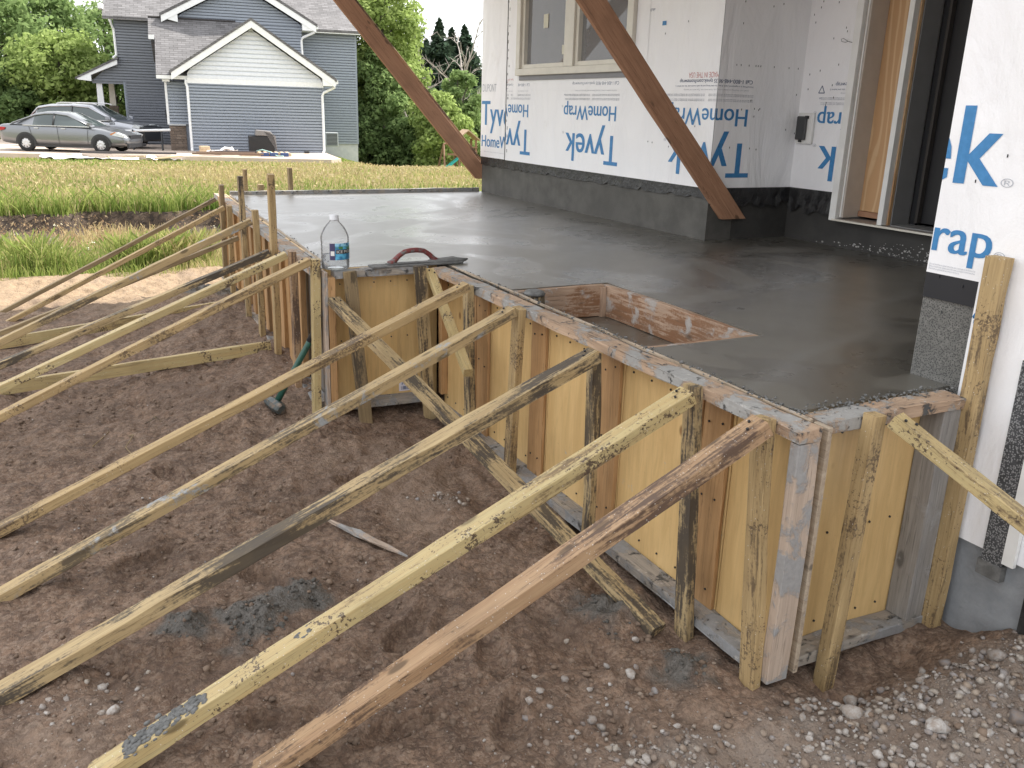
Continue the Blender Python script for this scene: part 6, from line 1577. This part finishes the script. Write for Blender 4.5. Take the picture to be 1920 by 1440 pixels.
w3 = blades(3600, wedge(-12.0, -14.2, 1.0, -.16, .5), lambda r, x, y: r.uniform(.08, .25, len(x)), lambda r, x, y: r.uniform(.008, .02, len(x)), near_tone, 65, .8)
cl = lambda x, y: (fbm(x * .9, y * .9, 141, 3) > .12)
w5 = blades(5200, wedge(-12.4, -16.0, 1.0, -.1, .45, cl), lambda r, x, y: r.uniform(.10, .34, len(x)), lambda r, x, y: r.uniform(.006, .014, len(x)), lambda r, x, y: np.clip(.86 + r.normal(0, .15, len(x)), 0, 1), 67, .6, .9)
w6 = blades(5200, wedge(-10.6, -12.6, 1.0, -.12, .02, lambda x, y: fbm(x * 1.3, y * 1.3, 151, 2) > -.15), lambda r, x, y: r.uniform(.15, .55, len(x)) * (1 - .6 * S(-.03, .03, y / np.abs(x))), lambda r, x, y: r.uniform(.004, .011, len(x)), near_tone, 68, .7)
w7 = blades(2600, wedge(-10.5, -11.8, 1.0, .04, .14, lambda x, y: fbm(x * 1.6, y * 1.6, 161, 2) > .05), lambda r, x, y: r.uniform(.15, .5, len(x)), lambda r, x, y: r.uniform(.006, .016, len(x)), near_tone, 69, .7)
w4 = blades(2200, wedge(-15.6, -18.2, 1.0, -.1, .5, lambda x, y: (x < bank_x(y) - .05) & (x > bank_x(y) - .5)), lambda r, x, y: r.uniform(.2, .5, len(x)), lambda r, x, y: r.uniform(.01, .02, len(x)), lambda r, x, y: np.clip(.2 + r.normal(0, .25, len(x)), 0, 1), 66, .9)
grass_obj('weeds', [w1, w2, w3, w4, w5, w6, w7], 'rank weeds and dry stalks in the ditch beyond the dirt pad', 'weeds')
# white umbels
r = np.random.default_rng(70); C_ = []; N_ = []
for i in range(70):
    x = -r.uniform(10.6, 15.5); y = abs(x) * r.choice([r.uniform(-.10, .0), r.uniform(.08, .2), r.uniform(-.1, .3)]); z = float(height(np.array([x]), np.array([y]), False)[0]) + r.uniform(.2, .42)
    for k in range(12): C_.append((x + r.normal(0, .03), y + r.normal(0, .03), z + r.normal(0, .008))); N_.append((r.normal(0, .3), r.normal(0, .3), 1))
C_ = np.array(C_); N_ = np.array(N_); N_ /= np.linalg.norm(N_, axis=1)[:, None]; V, F_ = leaf_quads(C_, N_, .017, r, 1.0)
uf = link('wild_flowers', np_mesh('wild_flowers', V, F_), plain('cream_petals', (.62, .62, .48), .7)); tag(uf, 'cream white wild flower heads among the weeds', 'wild flowers', kind='stuff')

# pale seed heads dancing over the grass
def seeds(name, n, sampler, h0, h1, size, seed, col, lab):
    r = np.random.default_rng(seed); P = sampler(r, n); x, y = P[:, 0], P[:, 1]; z = height(x, y, False) + r.uniform(h0, h1, n) * (1 - .6 * S(24, 33, np.abs(x)))
    N_ = r.normal(0, 1, (n, 3)); N_[:, 2] *= .3; N_ /= np.linalg.norm(N_, axis=1)[:, None]
    V, F_ = leaf_quads(np.stack([x, y, z], 1), N_, size, r, 2.2); me = np_mesh(name, V, F_); a = me.attributes.new('tone', 'FLOAT', 'POINT'); a.data.foreach_set('value', np.repeat(r.random(n), 4).astype(np.float32))
    tag(link(name, me, leaf_mat(name + '_straw', *col, .3)), lab, 'seed heads', kind='stuff')
r2 = np.random.default_rng(82)
seeds('meadow_seed_heads', 13000, wedge(-17.2, -33.5, 1.0, keep=lambda x, y: on_top(x, y) & (r2.random(len(x)) < .30 + .70 * S(18, 23, np.abs(x)))), .14, .36, .040, 81, ((.36, .29, .14), (.52, .42, .23), (.64, .54, .34)), 'straw coloured seed heads over the meadow grass')
seeds('weed_seed_heads', 7000, wedge(-10.8, -16.2, 1.0, -.14, .5, lambda x, y: fbm(x * .8, y * .8, 171, 3) > -.05), .10, .40, .020, 83, ((.30, .19, .11), (.46, .32, .19), (.55, .46, .30)), 'dry reddish seed heads among the ditch weeds')
